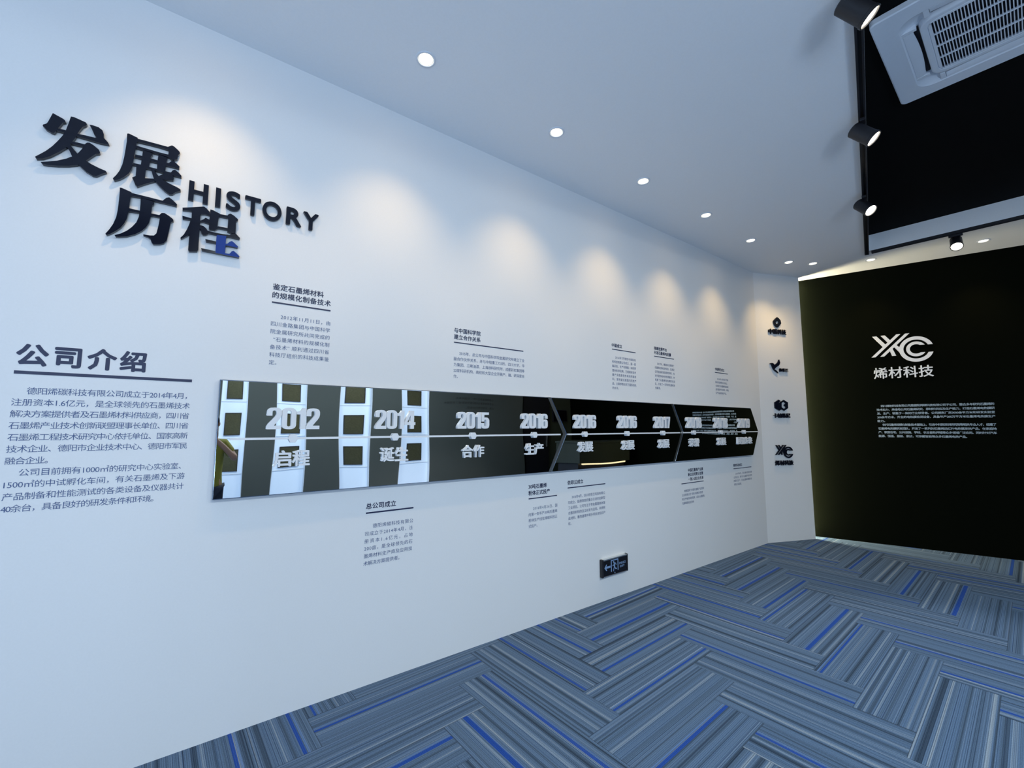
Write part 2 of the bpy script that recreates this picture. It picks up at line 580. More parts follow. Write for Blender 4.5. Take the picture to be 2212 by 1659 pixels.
# outlines of the title strokes on the wall (s, z)
TITLE = {
 '发': [
  [(-0.566,2.878),(-0.533,2.866),(-0.527,2.861),(-0.524,2.854),(-0.533,2.848),(-0.539,2.832),(-0.546,2.814),(-0.556,2.787),(-0.565,2.788),(-0.581,2.795),(-0.592,2.807),(-0.591,2.813),(-0.582,2.821),(-0.578,2.83)],
  [(-0.51,2.887),(-0.5,2.889),(-0.462,2.881),(-0.457,2.874),(-0.46,2.866),(-0.469,2.857),(-0.477,2.838),(-0.484,2.816),(-0.489,2.794),(-0.497,2.774),(-0.505,2.754),(-0.514,2.738),(-0.534,2.71),(-0.559,2.679),(-0.581,2.66),(-0.6,2.652),(-0.604,2.659),(-0.589,2.678),(-0.574,2.698),(-0.557,2.726),(-0.543,2.755),(-0.529,2.788),(-0.521,2.817),(-0.516,2.847)],
  [(-0.55,2.814),(-0.521,2.817),(-0.485,2.816),(-0.457,2.819),(-0.427,2.821),(-0.413,2.829),(-0.399,2.834),(-0.383,2.817),(-0.378,2.807),(-0.411,2.803),(-0.441,2.804),(-0.484,2.804),(-0.521,2.805),(-0.549,2.803)],
  [(-0.449,2.875),(-0.44,2.877),(-0.419,2.876),(-0.405,2.867),(-0.399,2.85),(-0.398,2.835),(-0.412,2.822),(-0.423,2.825),(-0.431,2.836),(-0.439,2.857)],
  [(-0.506,2.771),(-0.482,2.775),(-0.458,2.776),(-0.451,2.787),(-0.443,2.79),(-0.43,2.784),(-0.41,2.769),(-0.405,2.756),(-0.407,2.751),(-0.419,2.745),(-0.431,2.728),(-0.448,2.702),(-0.464,2.683),(-0.475,2.67),(-0.502,2.656),(-0.535,2.644),(-0.566,2.636),(-0.58,2.635),(-0.586,2.642),(-0.567,2.651),(-0.537,2.667),(-0.51,2.687),(-0.492,2.705),(-0.477,2.724),(-0.466,2.748),(-0.46,2.766),(-0.481,2.763),(-0.506,2.761)],
  [(-0.512,2.757),(-0.504,2.756),(-0.494,2.743),(-0.479,2.725),(-0.463,2.711),(-0.447,2.7),(-0.43,2.691),(-0.403,2.682),(-0.381,2.677),(-0.377,2.671),(-0.392,2.659),(-0.41,2.641),(-0.422,2.639),(-0.445,2.65),(-0.463,2.666),(-0.479,2.683),(-0.495,2.707),(-0.503,2.727),(-0.514,2.744)],
 ],
 '展': [
  [(-0.32,2.887),(-0.314,2.89),(-0.282,2.882),(-0.28,2.873),(-0.283,2.858),(-0.285,2.83),(-0.288,2.784),(-0.291,2.743),(-0.293,2.721),(-0.301,2.695),(-0.315,2.673),(-0.33,2.656),(-0.349,2.641),(-0.355,2.65),(-0.344,2.671),(-0.334,2.697),(-0.327,2.729),(-0.323,2.767),(-0.321,2.805),(-0.319,2.848)],
  [(-0.282,2.877),(-0.249,2.879),(-0.168,2.882),(-0.153,2.896),(-0.143,2.893),(-0.124,2.878),(-0.119,2.869),(-0.126,2.853),(-0.128,2.832),(-0.14,2.823),(-0.153,2.824),(-0.164,2.833),(-0.164,2.868),(-0.202,2.869),(-0.249,2.866),(-0.282,2.863)],
  [(-0.285,2.841),(-0.247,2.841),(-0.2,2.841),(-0.161,2.843),(-0.16,2.83),(-0.199,2.83),(-0.259,2.83),(-0.285,2.83)],
  [(-0.259,2.829),(-0.229,2.827),(-0.222,2.819),(-0.228,2.806),(-0.23,2.781),(-0.232,2.746),(-0.242,2.742),(-0.243,2.714),(-0.243,2.691),(-0.208,2.701),(-0.207,2.688),(-0.233,2.669),(-0.256,2.65),(-0.268,2.639),(-0.276,2.648),(-0.283,2.666),(-0.289,2.678),(-0.277,2.689),(-0.277,2.717),(-0.278,2.744),(-0.272,2.75),(-0.262,2.754),(-0.26,2.8)],
  [(-0.201,2.828),(-0.168,2.826),(-0.165,2.82),(-0.168,2.805),(-0.17,2.778),(-0.17,2.748),(-0.188,2.748),(-0.202,2.755),(-0.203,2.788)],
  [(-0.285,2.796),(-0.26,2.798),(-0.227,2.798),(-0.2,2.798),(-0.168,2.799),(-0.16,2.8),(-0.151,2.813),(-0.143,2.818),(-0.13,2.809),(-0.117,2.798),(-0.118,2.787),(-0.169,2.785),(-0.203,2.785),(-0.229,2.784),(-0.263,2.783),(-0.286,2.783)],
  [(-0.289,2.751),(-0.261,2.753),(-0.229,2.753),(-0.202,2.754),(-0.17,2.754),(-0.149,2.755),(-0.142,2.769),(-0.134,2.775),(-0.12,2.766),(-0.107,2.753),(-0.106,2.744),(-0.145,2.743),(-0.178,2.743),(-0.213,2.743),(-0.244,2.742),(-0.279,2.743),(-0.29,2.743)],
  [(-0.224,2.745),(-0.213,2.745),(-0.204,2.731),(-0.192,2.718),(-0.177,2.706),(-0.15,2.696),(-0.122,2.688),(-0.107,2.682),(-0.105,2.673),(-0.124,2.661),(-0.136,2.645),(-0.149,2.642),(-0.167,2.653),(-0.189,2.672),(-0.206,2.691),(-0.215,2.714)],
  [(-0.195,2.719),(-0.177,2.736),(-0.17,2.75),(-0.149,2.751),(-0.138,2.737),(-0.135,2.728),(-0.137,2.717),(-0.16,2.712),(-0.183,2.706),(-0.195,2.711)],
 ],
 '历': [
  [(-0.328,2.614),(-0.321,2.615),(-0.287,2.606),(-0.284,2.597),(-0.287,2.582),(-0.289,2.55),(-0.29,2.51),(-0.294,2.472),(-0.301,2.448),(-0.312,2.424),(-0.328,2.403),(-0.346,2.384),(-0.358,2.375),(-0.362,2.38),(-0.35,2.405),(-0.339,2.434),(-0.331,2.469),(-0.328,2.507),(-0.327,2.554),(-0.327,2.595)],
  [(-0.287,2.602),(-0.242,2.602),(-0.171,2.601),(-0.158,2.62),(-0.147,2.626),(-0.132,2.616),(-0.115,2.6),(-0.116,2.59),(-0.163,2.59),(-0.21,2.589),(-0.256,2.59),(-0.288,2.587)],
  [(-0.252,2.587),(-0.241,2.589),(-0.207,2.585),(-0.201,2.579),(-0.202,2.571),(-0.208,2.563),(-0.209,2.535),(-0.21,2.506),(-0.214,2.475),(-0.223,2.451),(-0.238,2.428),(-0.26,2.406),(-0.288,2.388),(-0.317,2.377),(-0.327,2.376),(-0.331,2.382),(-0.31,2.396),(-0.29,2.415),(-0.274,2.437),(-0.26,2.464),(-0.253,2.493),(-0.251,2.527),(-0.251,2.558)],
  [(-0.29,2.525),(-0.251,2.525),(-0.209,2.524),(-0.179,2.525),(-0.171,2.538),(-0.16,2.541),(-0.143,2.532),(-0.126,2.52),(-0.123,2.51),(-0.133,2.501),(-0.136,2.474),(-0.139,2.443),(-0.143,2.406),(-0.153,2.389),(-0.169,2.38),(-0.192,2.374),(-0.199,2.381),(-0.203,2.396),(-0.214,2.404),(-0.231,2.408),(-0.231,2.413),(-0.207,2.414),(-0.192,2.418),(-0.184,2.431),(-0.181,2.453),(-0.178,2.481),(-0.176,2.514),(-0.21,2.513),(-0.251,2.514),(-0.29,2.51)],
 ],
 '程': [
  [(-0.093,2.59),(-0.065,2.6),(-0.035,2.612),(-0.007,2.623),(0.002,2.618),(0.019,2.601),(0.02,2.583),(0.0,2.584),(-0.018,2.579),(-0.053,2.583),(-0.067,2.582),(-0.092,2.578)],
  [(-0.055,2.587),(-0.019,2.599),(-0.019,2.572),(-0.018,2.53),(-0.018,2.468),(-0.018,2.427),(-0.017,2.391),(-0.022,2.38),(-0.053,2.373),(-0.058,2.38),(-0.058,2.427),(-0.057,2.468),(-0.056,2.519),(-0.054,2.551)],
  [(-0.091,2.548),(-0.054,2.546),(-0.017,2.545),(-0.006,2.554),(0.003,2.566),(0.02,2.56),(0.021,2.538),(-0.002,2.541),(-0.022,2.539),(-0.055,2.538),(-0.089,2.533)],
  [(-0.057,2.539),(-0.04,2.524),(-0.038,2.483),(-0.049,2.468),(-0.06,2.457),(-0.076,2.44),(-0.09,2.427),(-0.092,2.434),(-0.08,2.453),(-0.069,2.483),(-0.061,2.514)],
  [(-0.021,2.521),(-0.004,2.52),(0.008,2.511),(0.018,2.495),(0.019,2.485),(0.011,2.476),(-0.002,2.473),(-0.01,2.481),(-0.013,2.495),(-0.02,2.505)],
  [(0.02,2.616),(0.033,2.615),(0.062,2.605),(0.058,2.588),(0.056,2.558),(0.055,2.52),(0.046,2.511),(0.022,2.509),(0.019,2.516),(0.019,2.552),(0.02,2.583)],
  [(0.059,2.603),(0.095,2.606),(0.099,2.614),(0.108,2.62),(0.122,2.614),(0.142,2.599),(0.142,2.59),(0.134,2.583),(0.135,2.545),(0.135,2.519),(0.117,2.514),(0.099,2.518),(0.099,2.552),(0.099,2.592),(0.06,2.59)],
  [(0.056,2.536),(0.102,2.538),(0.102,2.527),(0.055,2.526)],
  [(0.015,2.5),(0.046,2.499),(0.08,2.5),(0.11,2.503),(0.117,2.512),(0.136,2.518),(0.156,2.499),(0.155,2.491),(0.115,2.492),(0.08,2.49),(0.047,2.488),(0.015,2.488)],
  [(0.055,2.493),(0.099,2.496),(0.095,2.484),(0.095,2.446),(0.095,2.4),(0.054,2.396),(0.054,2.442),(0.054,2.478)],
  [(0.008,2.454),(0.054,2.453),(0.094,2.45),(0.103,2.454),(0.112,2.467),(0.122,2.473),(0.135,2.463),(0.15,2.45),(0.149,2.442),(0.095,2.442),(0.053,2.442),(0.012,2.441)],
  [(-0.007,2.402),(0.019,2.402),(0.055,2.401),(0.096,2.4),(0.114,2.401),(0.124,2.418),(0.132,2.422),(0.147,2.41),(0.159,2.399),(0.158,2.391),(0.103,2.39),(0.052,2.39),(-0.002,2.39)],
 ],
 'film': [
  [(0.055,2.488),(0.097,2.494),(0.095,2.484),(0.095,2.446),(0.095,2.4),(0.054,2.397),(0.054,2.442),(0.054,2.478)],
  [(0.094,2.45),(0.103,2.454),(0.112,2.467),(0.122,2.473),(0.135,2.463),(0.149,2.45),(0.148,2.443),(0.095,2.443)],
  [(0.054,2.401),(0.096,2.4),(0.114,2.401),(0.124,2.418),(0.132,2.422),(0.147,2.41),(0.158,2.399),(0.157,2.392),(0.103,2.391),(0.055,2.392)],
 ],
}


# ------------------------------------------------------------------ the setting
C13 = (6.103, 0.0)                      # timeline wall meets angled wall
W3D, W3N = wall_dir(3), wall_nrm(3)
E3 = wall_pt(3, 5.512, 0, 0)            # free edge of the angled wall
W2D, W2N = wall_dir(2), wall_nrm(2)


def line_x(p, d, x=None, y=None):
    t = (x - p[0]) / d[0] if x is not None else (y - p[1]) / d[1]
    return (p[0] + d[0] * t, p[1] + d[1] * t)


B0 = wall_pt(2, -0.75, 0, 0)            # black wall runs on behind the angled wall
B1 = Vector((*line_x(B0, W2D, y=Y_RIGHT), 0))
TOP = 4.0

# left (timeline) wall
bm = bmesh.new()
add_prism(bm, [(X_REAR, 0), (C13[0], 0), (C13[0] + 0.05, 0.12), (X_REAR, 0.12)], 0, TOP)
struct('wall_left', finish(bm), M_WALL)
# angled logo wall: a free standing panel 8 cm thick
bm = bmesh.new()
p = Vector((*C13, 0))
back = -W3N * 0.055
add_prism(bm, [p[:2], E3[:2], (E3 + back)[:2], (p + back + W3D * 0.02)[:2]], 0, H)
struct('wall_corner', finish(bm), M_WALL)
# black end wall
bm = bmesh.new()
bk = -W2N * 0.12
add_prism(bm, [B0[:2], B1[:2], (B1 + bk)[:2], (B0 + bk)[:2]], 0, TOP)
struct('wall_end', finish(bm), M_BLACKWALL)
# right wall, opposite the timeline: glazed front, grey wall, dark far part
GLZ0, GLZ1 = -3.9, 0.0
bm = bmesh.new()
add_box(bm, (X_REAR, Y_RIGHT - 0.12, 0), (GLZ0, Y_RIGHT, TOP))
add_box(bm, (GLZ0, Y_RIGHT - 0.12, 2.95), (GLZ1, Y_RIGHT, TOP))
add_box(bm, (GLZ1, Y_RIGHT - 0.12, 0), (7.4, Y_RIGHT, TOP))
Y_PIER = Y_RIGHT + 0.12
NICHE = [(0.10, 0.70), (1.27, 1.88), (2.53, 3.14), (3.80, 4.54)]
xs_ = [GLZ1] + [v for p_ in NICHE for v in p_] + [7.4]
for xa, xb in zip(xs_[0::2], xs_[1::2]):
    add_box(bm, (xa, Y_RIGHT, 0), (xb, Y_PIER, TOP))
struct('wall_right', finish(bm), M_GREYWALL)
bm = bmesh.new()
add_box(bm, (7.4, Y_RIGHT - 0.12, 0), (B1.x + 0.3, Y_RIGHT, TOP))
struct('wall_far', finish(bm), M_OLIVE)
# rear wall with a wide window
WY0, WY1, WZ0, WZ1 = -6.2, -1.0, 0.5, 3.0
bm = bmesh.new()
add_box(bm, (X_REAR - 0.12, Y_RIGHT - 0.12, 0), (X_REAR, 0.12, WZ0))
add_box(bm, (X_REAR - 0.12, Y_RIGHT - 0.12, WZ1), (X_REAR, 0.12, TOP))
add_box(bm, (X_REAR - 0.12, Y_RIGHT - 0.12, WZ0), (X_REAR, WY0, WZ1))
add_box(bm, (X_REAR - 0.12, WY1, WZ0), (X_REAR, 0.12, WZ1))
struct('wall_rear', finish(bm), M_WALL)


def window(name, axis, a0, a1, z0, z1, at, cols):
    """glazing in a wall opening: frame and mullions, pane."""
    e = bpy.data.objects.new(name, None)
    COL.objects.link(e)
    e['kind'] = 'structure'

    def bx(bm, p0, p1, q0, q1, t):
        if axis == 'x':
            add_box(bm, (at - t, p0, q0), (at + t, p1, q1))
        else:
            add_box(bm, (p0, at - t, q0), (p1, at + t, q1))
    bm = bmesh.new()
    f = 0.06
    bx(bm, a0, a1, z0, z0 + f, 0.04)
    bx(bm, a0, a1, z1 - f, z1, 0.04)
    for i in range(cols + 1):
        c = a0 + (a1 - a0 - f) * i / cols
        bx(bm, c, c + f, z0 + f, z1 - f, 0.04)
    o = link('window_frame', finish(bm), M_FRAME)
    o.parent = e
    bm = bmesh.new()
    bx(bm, a0 + 0.01, a1 - 0.01, z0 + 0.01, z1 - 0.01, 0.004)
    o = link('pane', finish(bm), M_GLASS)
    o.parent = e


window('window_1', 'x', WY0, WY1, WZ0, WZ1, X_REAR - 0.06, 4)
window('window_2', 'y', GLZ0, GLZ1, 0.0, 2.95, Y_RIGHT - 0.06, 3)

# carpet floor: planks 1.0 x 0.25 in herringbone, clipped at the walls
HA = -0.6939
dA = Vector(cam2world(math.sin(HA), math.cos(HA))) - Vector(cam2world(0, 0))
dB = Vector(cam2world(math.cos(HA), -math.sin(HA))) - Vector(cam2world(0, 0))
PW = 0.2535
A0, BB0 = 1.497, 1.728
ORG = Vector(cam2world(0, 0))
rnd = random.Random(11)


def plank_floor():
    bm = bmesh.new()
    uv = bm.loops.layers.uv.new('plank')
    uvr = bm.loops.layers.uv.new('random')

    def plank(a_lo, b_lo, along_b):
        L = 4 * PW
        if along_b:
            cs = [(a_lo, b_lo, 0, 0), (a_lo, b_lo + L, L, 0), (a_lo + PW, b_lo + L, L, PW), (a_lo + PW, b_lo, 0, PW)]
        else:
            cs = [(a_lo, b_lo, 0, 0), (a_lo + L, b_lo, L, 0), (a_lo + L, b_lo + PW, L, PW), (a_lo, b_lo + PW, 0, PW)]
        pts = [ORG + dA * c[0] + dB * c[1] for c in cs]
        if all(p.x < X_REAR - 1 or p.x > 10.5 or p.y > 1.0 or p.y < Y_RIGHT - 1 for p in pts):
            return
        f = bm.faces.new([bm.verts.new((p.x, p.y, 0)) for p in pts])
        r1, r2 = rnd.random(), rnd.random()
        for lp, c in zip(f.loops, cs):
            lp[uv].uv = (c[2], c[3])
            lp[uvr].uv = (r1, r2)
    for i in range(-46, 46):
        for j in range(-8, 9):
            plank(A0 - (i + 1) * PW, BB0 + (-i + 8 * j) * PW, True)
            # upright planks: column c covers rows 4-c .. 7-c
            c = i
            lo_row = 7 - c + 8 * j
            plank(A0 - (lo_row + 1) * PW, BB0 + c * PW, False)
    for co, no in (((0, 0.02, 0), (0, 1, 0)), ((X_REAR, 0, 0), (-1, 0, 0)), ((0, Y_RIGHT, 0), (0, -1, 0)),
                   (tuple(B0), tuple(-W2N))):
        bmesh.ops.bisect_plane(bm, geom=bm.verts[:] + bm.edges[:] + bm.faces[:], plane_co=co, plane_no=no, clear_outer=True)
    me = bpy.data.meshes.new('floor')
    bm.normal_update()
    for f in bm.faces:
        if f.normal.z < 0:
            f.normal_flip()
    bm.to_mesh(me)
    bm.free()
    return me


struct('floor', plank_floor(), M_CARPET)

# ceiling: white soffit round a raised black bay
RD = Vector((0.9717, 0.2363))
N1 = Vector((0.2363, -0.9717))
RA = Vector((2.485, -2.110))            # left edge of the first track
OPEN1 = RA + N1 * 0.042
R2D = Vector((0.0935, -0.9956))
OPEN2 = Vector((6.468, -1.18))
# corner of the opening
det = RD.x * (-R2D.y) - RD.y * (-R2D.x)
dd = OPEN2 - OPEN1
t = (dd.x * (-R2D.y) - dd.y * (-R2D.x)) / det
CC = OPEN1 + RD * t
AA = CC - RD * 8.0
DD = CC + R2D * 4.9
EE = Vector((AA.x, DD.y))
bm = bmesh.new()


def cquad(*pts):
    a = [bm.verts.new((p[0], p[1], H)) for p in pts]
    b = [bm.verts.new((p[0], p[1], H + 0.03)) for p in pts]
    n = len(pts)
    bm.faces.new(a)
    bm.faces.new(b[::-1])
    for i in range(n):
        bm.faces.new((a[i], a[(i + 1) % n], b[(i + 1) % n], b[i]))


B0c, B1c = B0, B1
cquad((X_REAR, 0), (B0c.x, 0.4), CC, AA)
cquad((B0c.x, 0.4), B0c[:2], B1c[:2], DD, CC)
cquad(B1c[:2], (X_REAR, Y_RIGHT), EE, DD)
cquad((X_REAR, Y_RIGHT), (X_REAR, 0), AA, EE)
struct('ceiling', finish(bm), M_CEIL)
bm = bmesh.new()
HB = 3.808
ring = [AA, CC, DD, EE]
for p, q in zip(ring, ring[1:] + ring[:1]):
    n = Vector(((q - p).y, -(q - p).x)).normalized() * 0.02
    v = [bm.verts.new((*(x), z)) for x, z in ((p, H + 0.03), (q, H + 0.03), (q, HB), (p, HB))]
    bm.faces.new(v)
struct('trim_1', finish(bm), M_CEIL)
bm = bmesh.new()
mid = (AA + CC + DD + EE) / 4
big = [mid + (p - mid) * 1.02 for p in ring]
add_prism(bm, big, HB, HB + 0.03)
struct('trim_2', finish(bm), M_BLACKCEIL)

# ------------------------------------------------------------------ ceiling: recessed downlights
DL = [((0.972, -0.513), 'recessed downlight nearest the camera, first of the ceiling row', (0, 1)),
      ((2.0, -0.502), 'second recessed downlight from the camera in the ceiling row along the timeline wall', (0, 1)),
      ((3.025, -0.487), 'third recessed downlight from the camera in the ceiling row along the timeline wall', (0, 1)),
      ((4.037, -0.487), 'fourth recessed downlight from the camera in the ceiling row along the timeline wall', (0, 1)),
      ((5.009, -0.474), 'fifth recessed downlight from the camera in the ceiling row along the timeline wall', (0, 1)),
      ((6.08, -0.455), 'recessed downlight at the wall corner, left one of the close pair over the logo wall', (0.36, 0.93)),
      ((6.386, -0.624), 'recessed downlight over the logo wall, right one of the close pair', (0.36, 0.93)),
      ((6.833, -1.112), 'recessed downlight just below the meeting corner of the two black tracks', (0.948, 0.319)),
      ((7.155, -2.053), 'recessed downlight right of the glaring track spotlight, over the black wall', (0.948, 0.319))]


def make_downlight(label):
    e = thing('recessed_downlight', (0, 0, 0), label, 'downlight', 'recessed downlights in the white ceiling')
    bm = bmesh.new()
    add_lathe(bm, [(0.044, 0.0), (0.044, -0.003), (0.047, -0.006), (0.055, -0.005), (0.058, -0.001), (0.058, 0.0)], 40)
    link('trim_ring', finish(bm, True), M_PLASTIC, e)
    bm = bmesh.new()
    add_lathe(bm, [(0.044, -0.001), (0.039, -0.0006), (0.0, -0.0006)], 40)
    link('reflector', finish(bm, True), M_REFLECTOR, e)
    bm = bmesh.new()
    add_lathe(bm, [(0.040, -0.001), (0.038, -0.004), (0.030, -0.008), (0.015, -0.0105), (0.0, -0.011)], 40)
    link('lens', finish(bm, True), M_LENS, e)
    return e


first = None
for (x, y), lab, aim in DL:
    if first is None:
        first = make_downlight(lab)
        first.location = (x, y, H)
    else:
        dup(first, (x, y, H), lab)
KW = math.tan(math.radians(12))


def wash(x, y, aim, power, size=84, blend=1.0, tilt=KW, color=(1.0, 0.69, 0.31)):
    spot('downlight_spill', (x, y, H - 0.02), (aim[0] * 0.25, aim[1] * 0.25, -1), power * W_SPILL, 165, 1.0, color, 0.03)
    spot('downlight_beam', (x, y, H - 0.02), (aim[0] * tilt, aim[1] * tilt, -1), power, size, blend, color, 0.025)


for (x, y), lab, aim in DL[:5]:
    wash(x, y, aim, WARM)
wash(-0.04, -0.5, (0, 1), WARM)
wash(*DL[5][0], DL[5][2], WARM * 1.0)
wash(*DL[6][0], DL[6][2], WARM * 0.6)
wash(*DL[7][0], DL[7][2], WARM * 0.9)
wash(*DL[8][0], DL[8][2], WARM * 0.9)

# ------------------------------------------------------------------ lighting tracks and track spotlights


def track(name, p0, d, length, width, label):
    o = Vector((p0[0], p0[1], H))
    e = thing(name, o, label, 'track')
    n = Vector((d.y, -d.x))
    bm = bmesh.new()
    prof = [(0, 0), (0, -0.033), (0.011, -0.033), (0.011, -0.012), (width - 0.011, -0.012), (width - 0.011, -0.033), (width, -0.033), (width, 0)]
    va = [bm.verts.new((o.x + n.x * a, o.y + n.y * a, H + b)) for a, b in prof]
    q = o + Vector((d.x, d.y, 0)) * length
    vb = [bm.verts.new((q.x + n.x * a, q.y + n.y * a, H + b)) for a, b in prof]
    for i in range(len(prof)):
        j = (i + 1) % len(prof)
        bm.faces.new((va[i], va[j], vb[j], vb[i]))
    bm.faces.new(va)
    bm.faces.new(vb[::-1])
    link('rail', finish(bm), M_BLACKMETAL, e)
    for c, s in ((o, 1), (q, -1)):
        bm = bmesh.new()
        a = c - Vector((d.x, d.y, 0)) * 0.003 * s
        b = c + Vector((d.x, d.y, 0)) * 0.012 * s
        pts = [a + Vector((n.x, n.y, 0)) * -0.001, b + Vector((n.x, n.y, 0)) * -0.001,
               b + Vector((n.x, n.y, 0)) * (width + 0.001), a + Vector((n.x, n.y, 0)) * (width + 0.001)]
        add_prism(bm, [p[:2] for p in pts], H - 0.035, H)
        link('end_cap', finish(bm), M_BLACKMETAL, e)
    return e


T1S = RA - RD * 5.2
T1L = 5.2 + 4.124
track('lighting_track', T1S, RD, T1L, 0.040, 'long black lighting track along the white ceiling edge, carrying three spotlights')
T2S = Vector((6.507, -1.205))
track('lighting_track', T2S, R2D, 4.8, 0.034, 'black lighting track parallel to the black end wall, under the white fascia of the bay')


def make_track_spot(label, loc, track_ang, az):
    """adapter clipped along the track, head hanging below it and turned to azimuth az, tilted 48 degrees down."""
    e = thing('track_spotlight', loc, label, 'spotlight', 'spotlights on the black tracks')
    base = Matrix.Translation(loc)
    bm = bmesh.new()
    add_box(bm, (-0.055, -0.016, -0.054), (0.055, 0.016, -0.0345))
    me = finish(bm, bevel=0.002)
    me.transform(base @ Matrix.Rotation(track_ang, 4, 'Z'))
    link('adapter', me, M_BLACKMETAL, e)
    bm = bmesh.new()
    add_lathe(bm, [(0.0, -0.054), (0.012, -0.054), (0.012, -0.085), (0.0, -0.085)], 20)
    me = finish(bm, True)
    me.transform(base)
    link('swivel', me, M_BLACKMETAL, e)
    tilt = base @ Matrix.Rotation(az, 4, 'Z') @ Matrix.Translation((0, 0, -0.128)) @ Matrix.Rotation(PI / 2 + math.radians(48), 4, 'Y')
    bm = bmesh.new()
    add_lathe(bm, [(0.0, -0.080), (0.042, -0.080), (0.049, -0.074), (0.050, 0.060), (0.053, 0.062), (0.053, 0.076), (0.050, 0.078), (0.046, 0.076), (0.044, 0.062)], 40)
    me = finish(bm, True)
    smooth_sharp(me)
    me.transform(tilt)
    link('housing', me, M_BLACKMETAL, e)
    bm = bmesh.new()
    add_lathe(bm, [(0.0455, 0.066), (0.036, 0.071), (0.018, 0.074), (0.0, 0.075)], 40)
    me = finish(bm, True)
    me.transform(tilt)
    link('lens', me, M_LENSHOT, e)
    return e


TS = [((2.449, -2.128), -57, 'track spotlight nearest the camera, cut by the top edge beside the air conditioner'),
      ((3.578, -1.867), -76, 'middle track spotlight on the long black track, aimed right into the room'),
      ((4.817, -1.556), -112, 'far track spotlight on the long black track, just above the track corner'),
      ((6.575, -1.905), -172, 'glaring track spotlight on the short track in front of the black wall')]
for i, ((x, y), ang, lab) in enumerate(TS):
    d_ = RD if i < 3 else R2D
    make_track_spot(lab, Vector((x, y, H)), math.atan2(d_.y, d_.x), math.radians(ang))
    a = math.radians(ang)
    hd = Vector((math.cos(a) * 0.669, math.sin(a) * 0.669, -0.743))
    spot('track_beam', Vector((x, y, H - 0.128)) + hd * 0.09, hd, P_TRACK, 50, 0.6, (0.95, 0.93, 0.95), 0.03)

# ------------------------------------------------------------------ ceiling cassette air conditioner


def rrect(cx, cy, hx, hy, r, seg=8):
    pts = []
    for qx, qy, a0 in ((1, 1, 0), (-1, 1, 90), (-1, -1, 180), (1, -1, 270)):
        for i in range(seg + 1):
            a = math.radians(a0 + 90 * i / seg)
            pts.append((cx + qx * (hx - r) + r * math.cos(a), cy + qy * (hy - r) + r * math.sin(a)))
    return pts


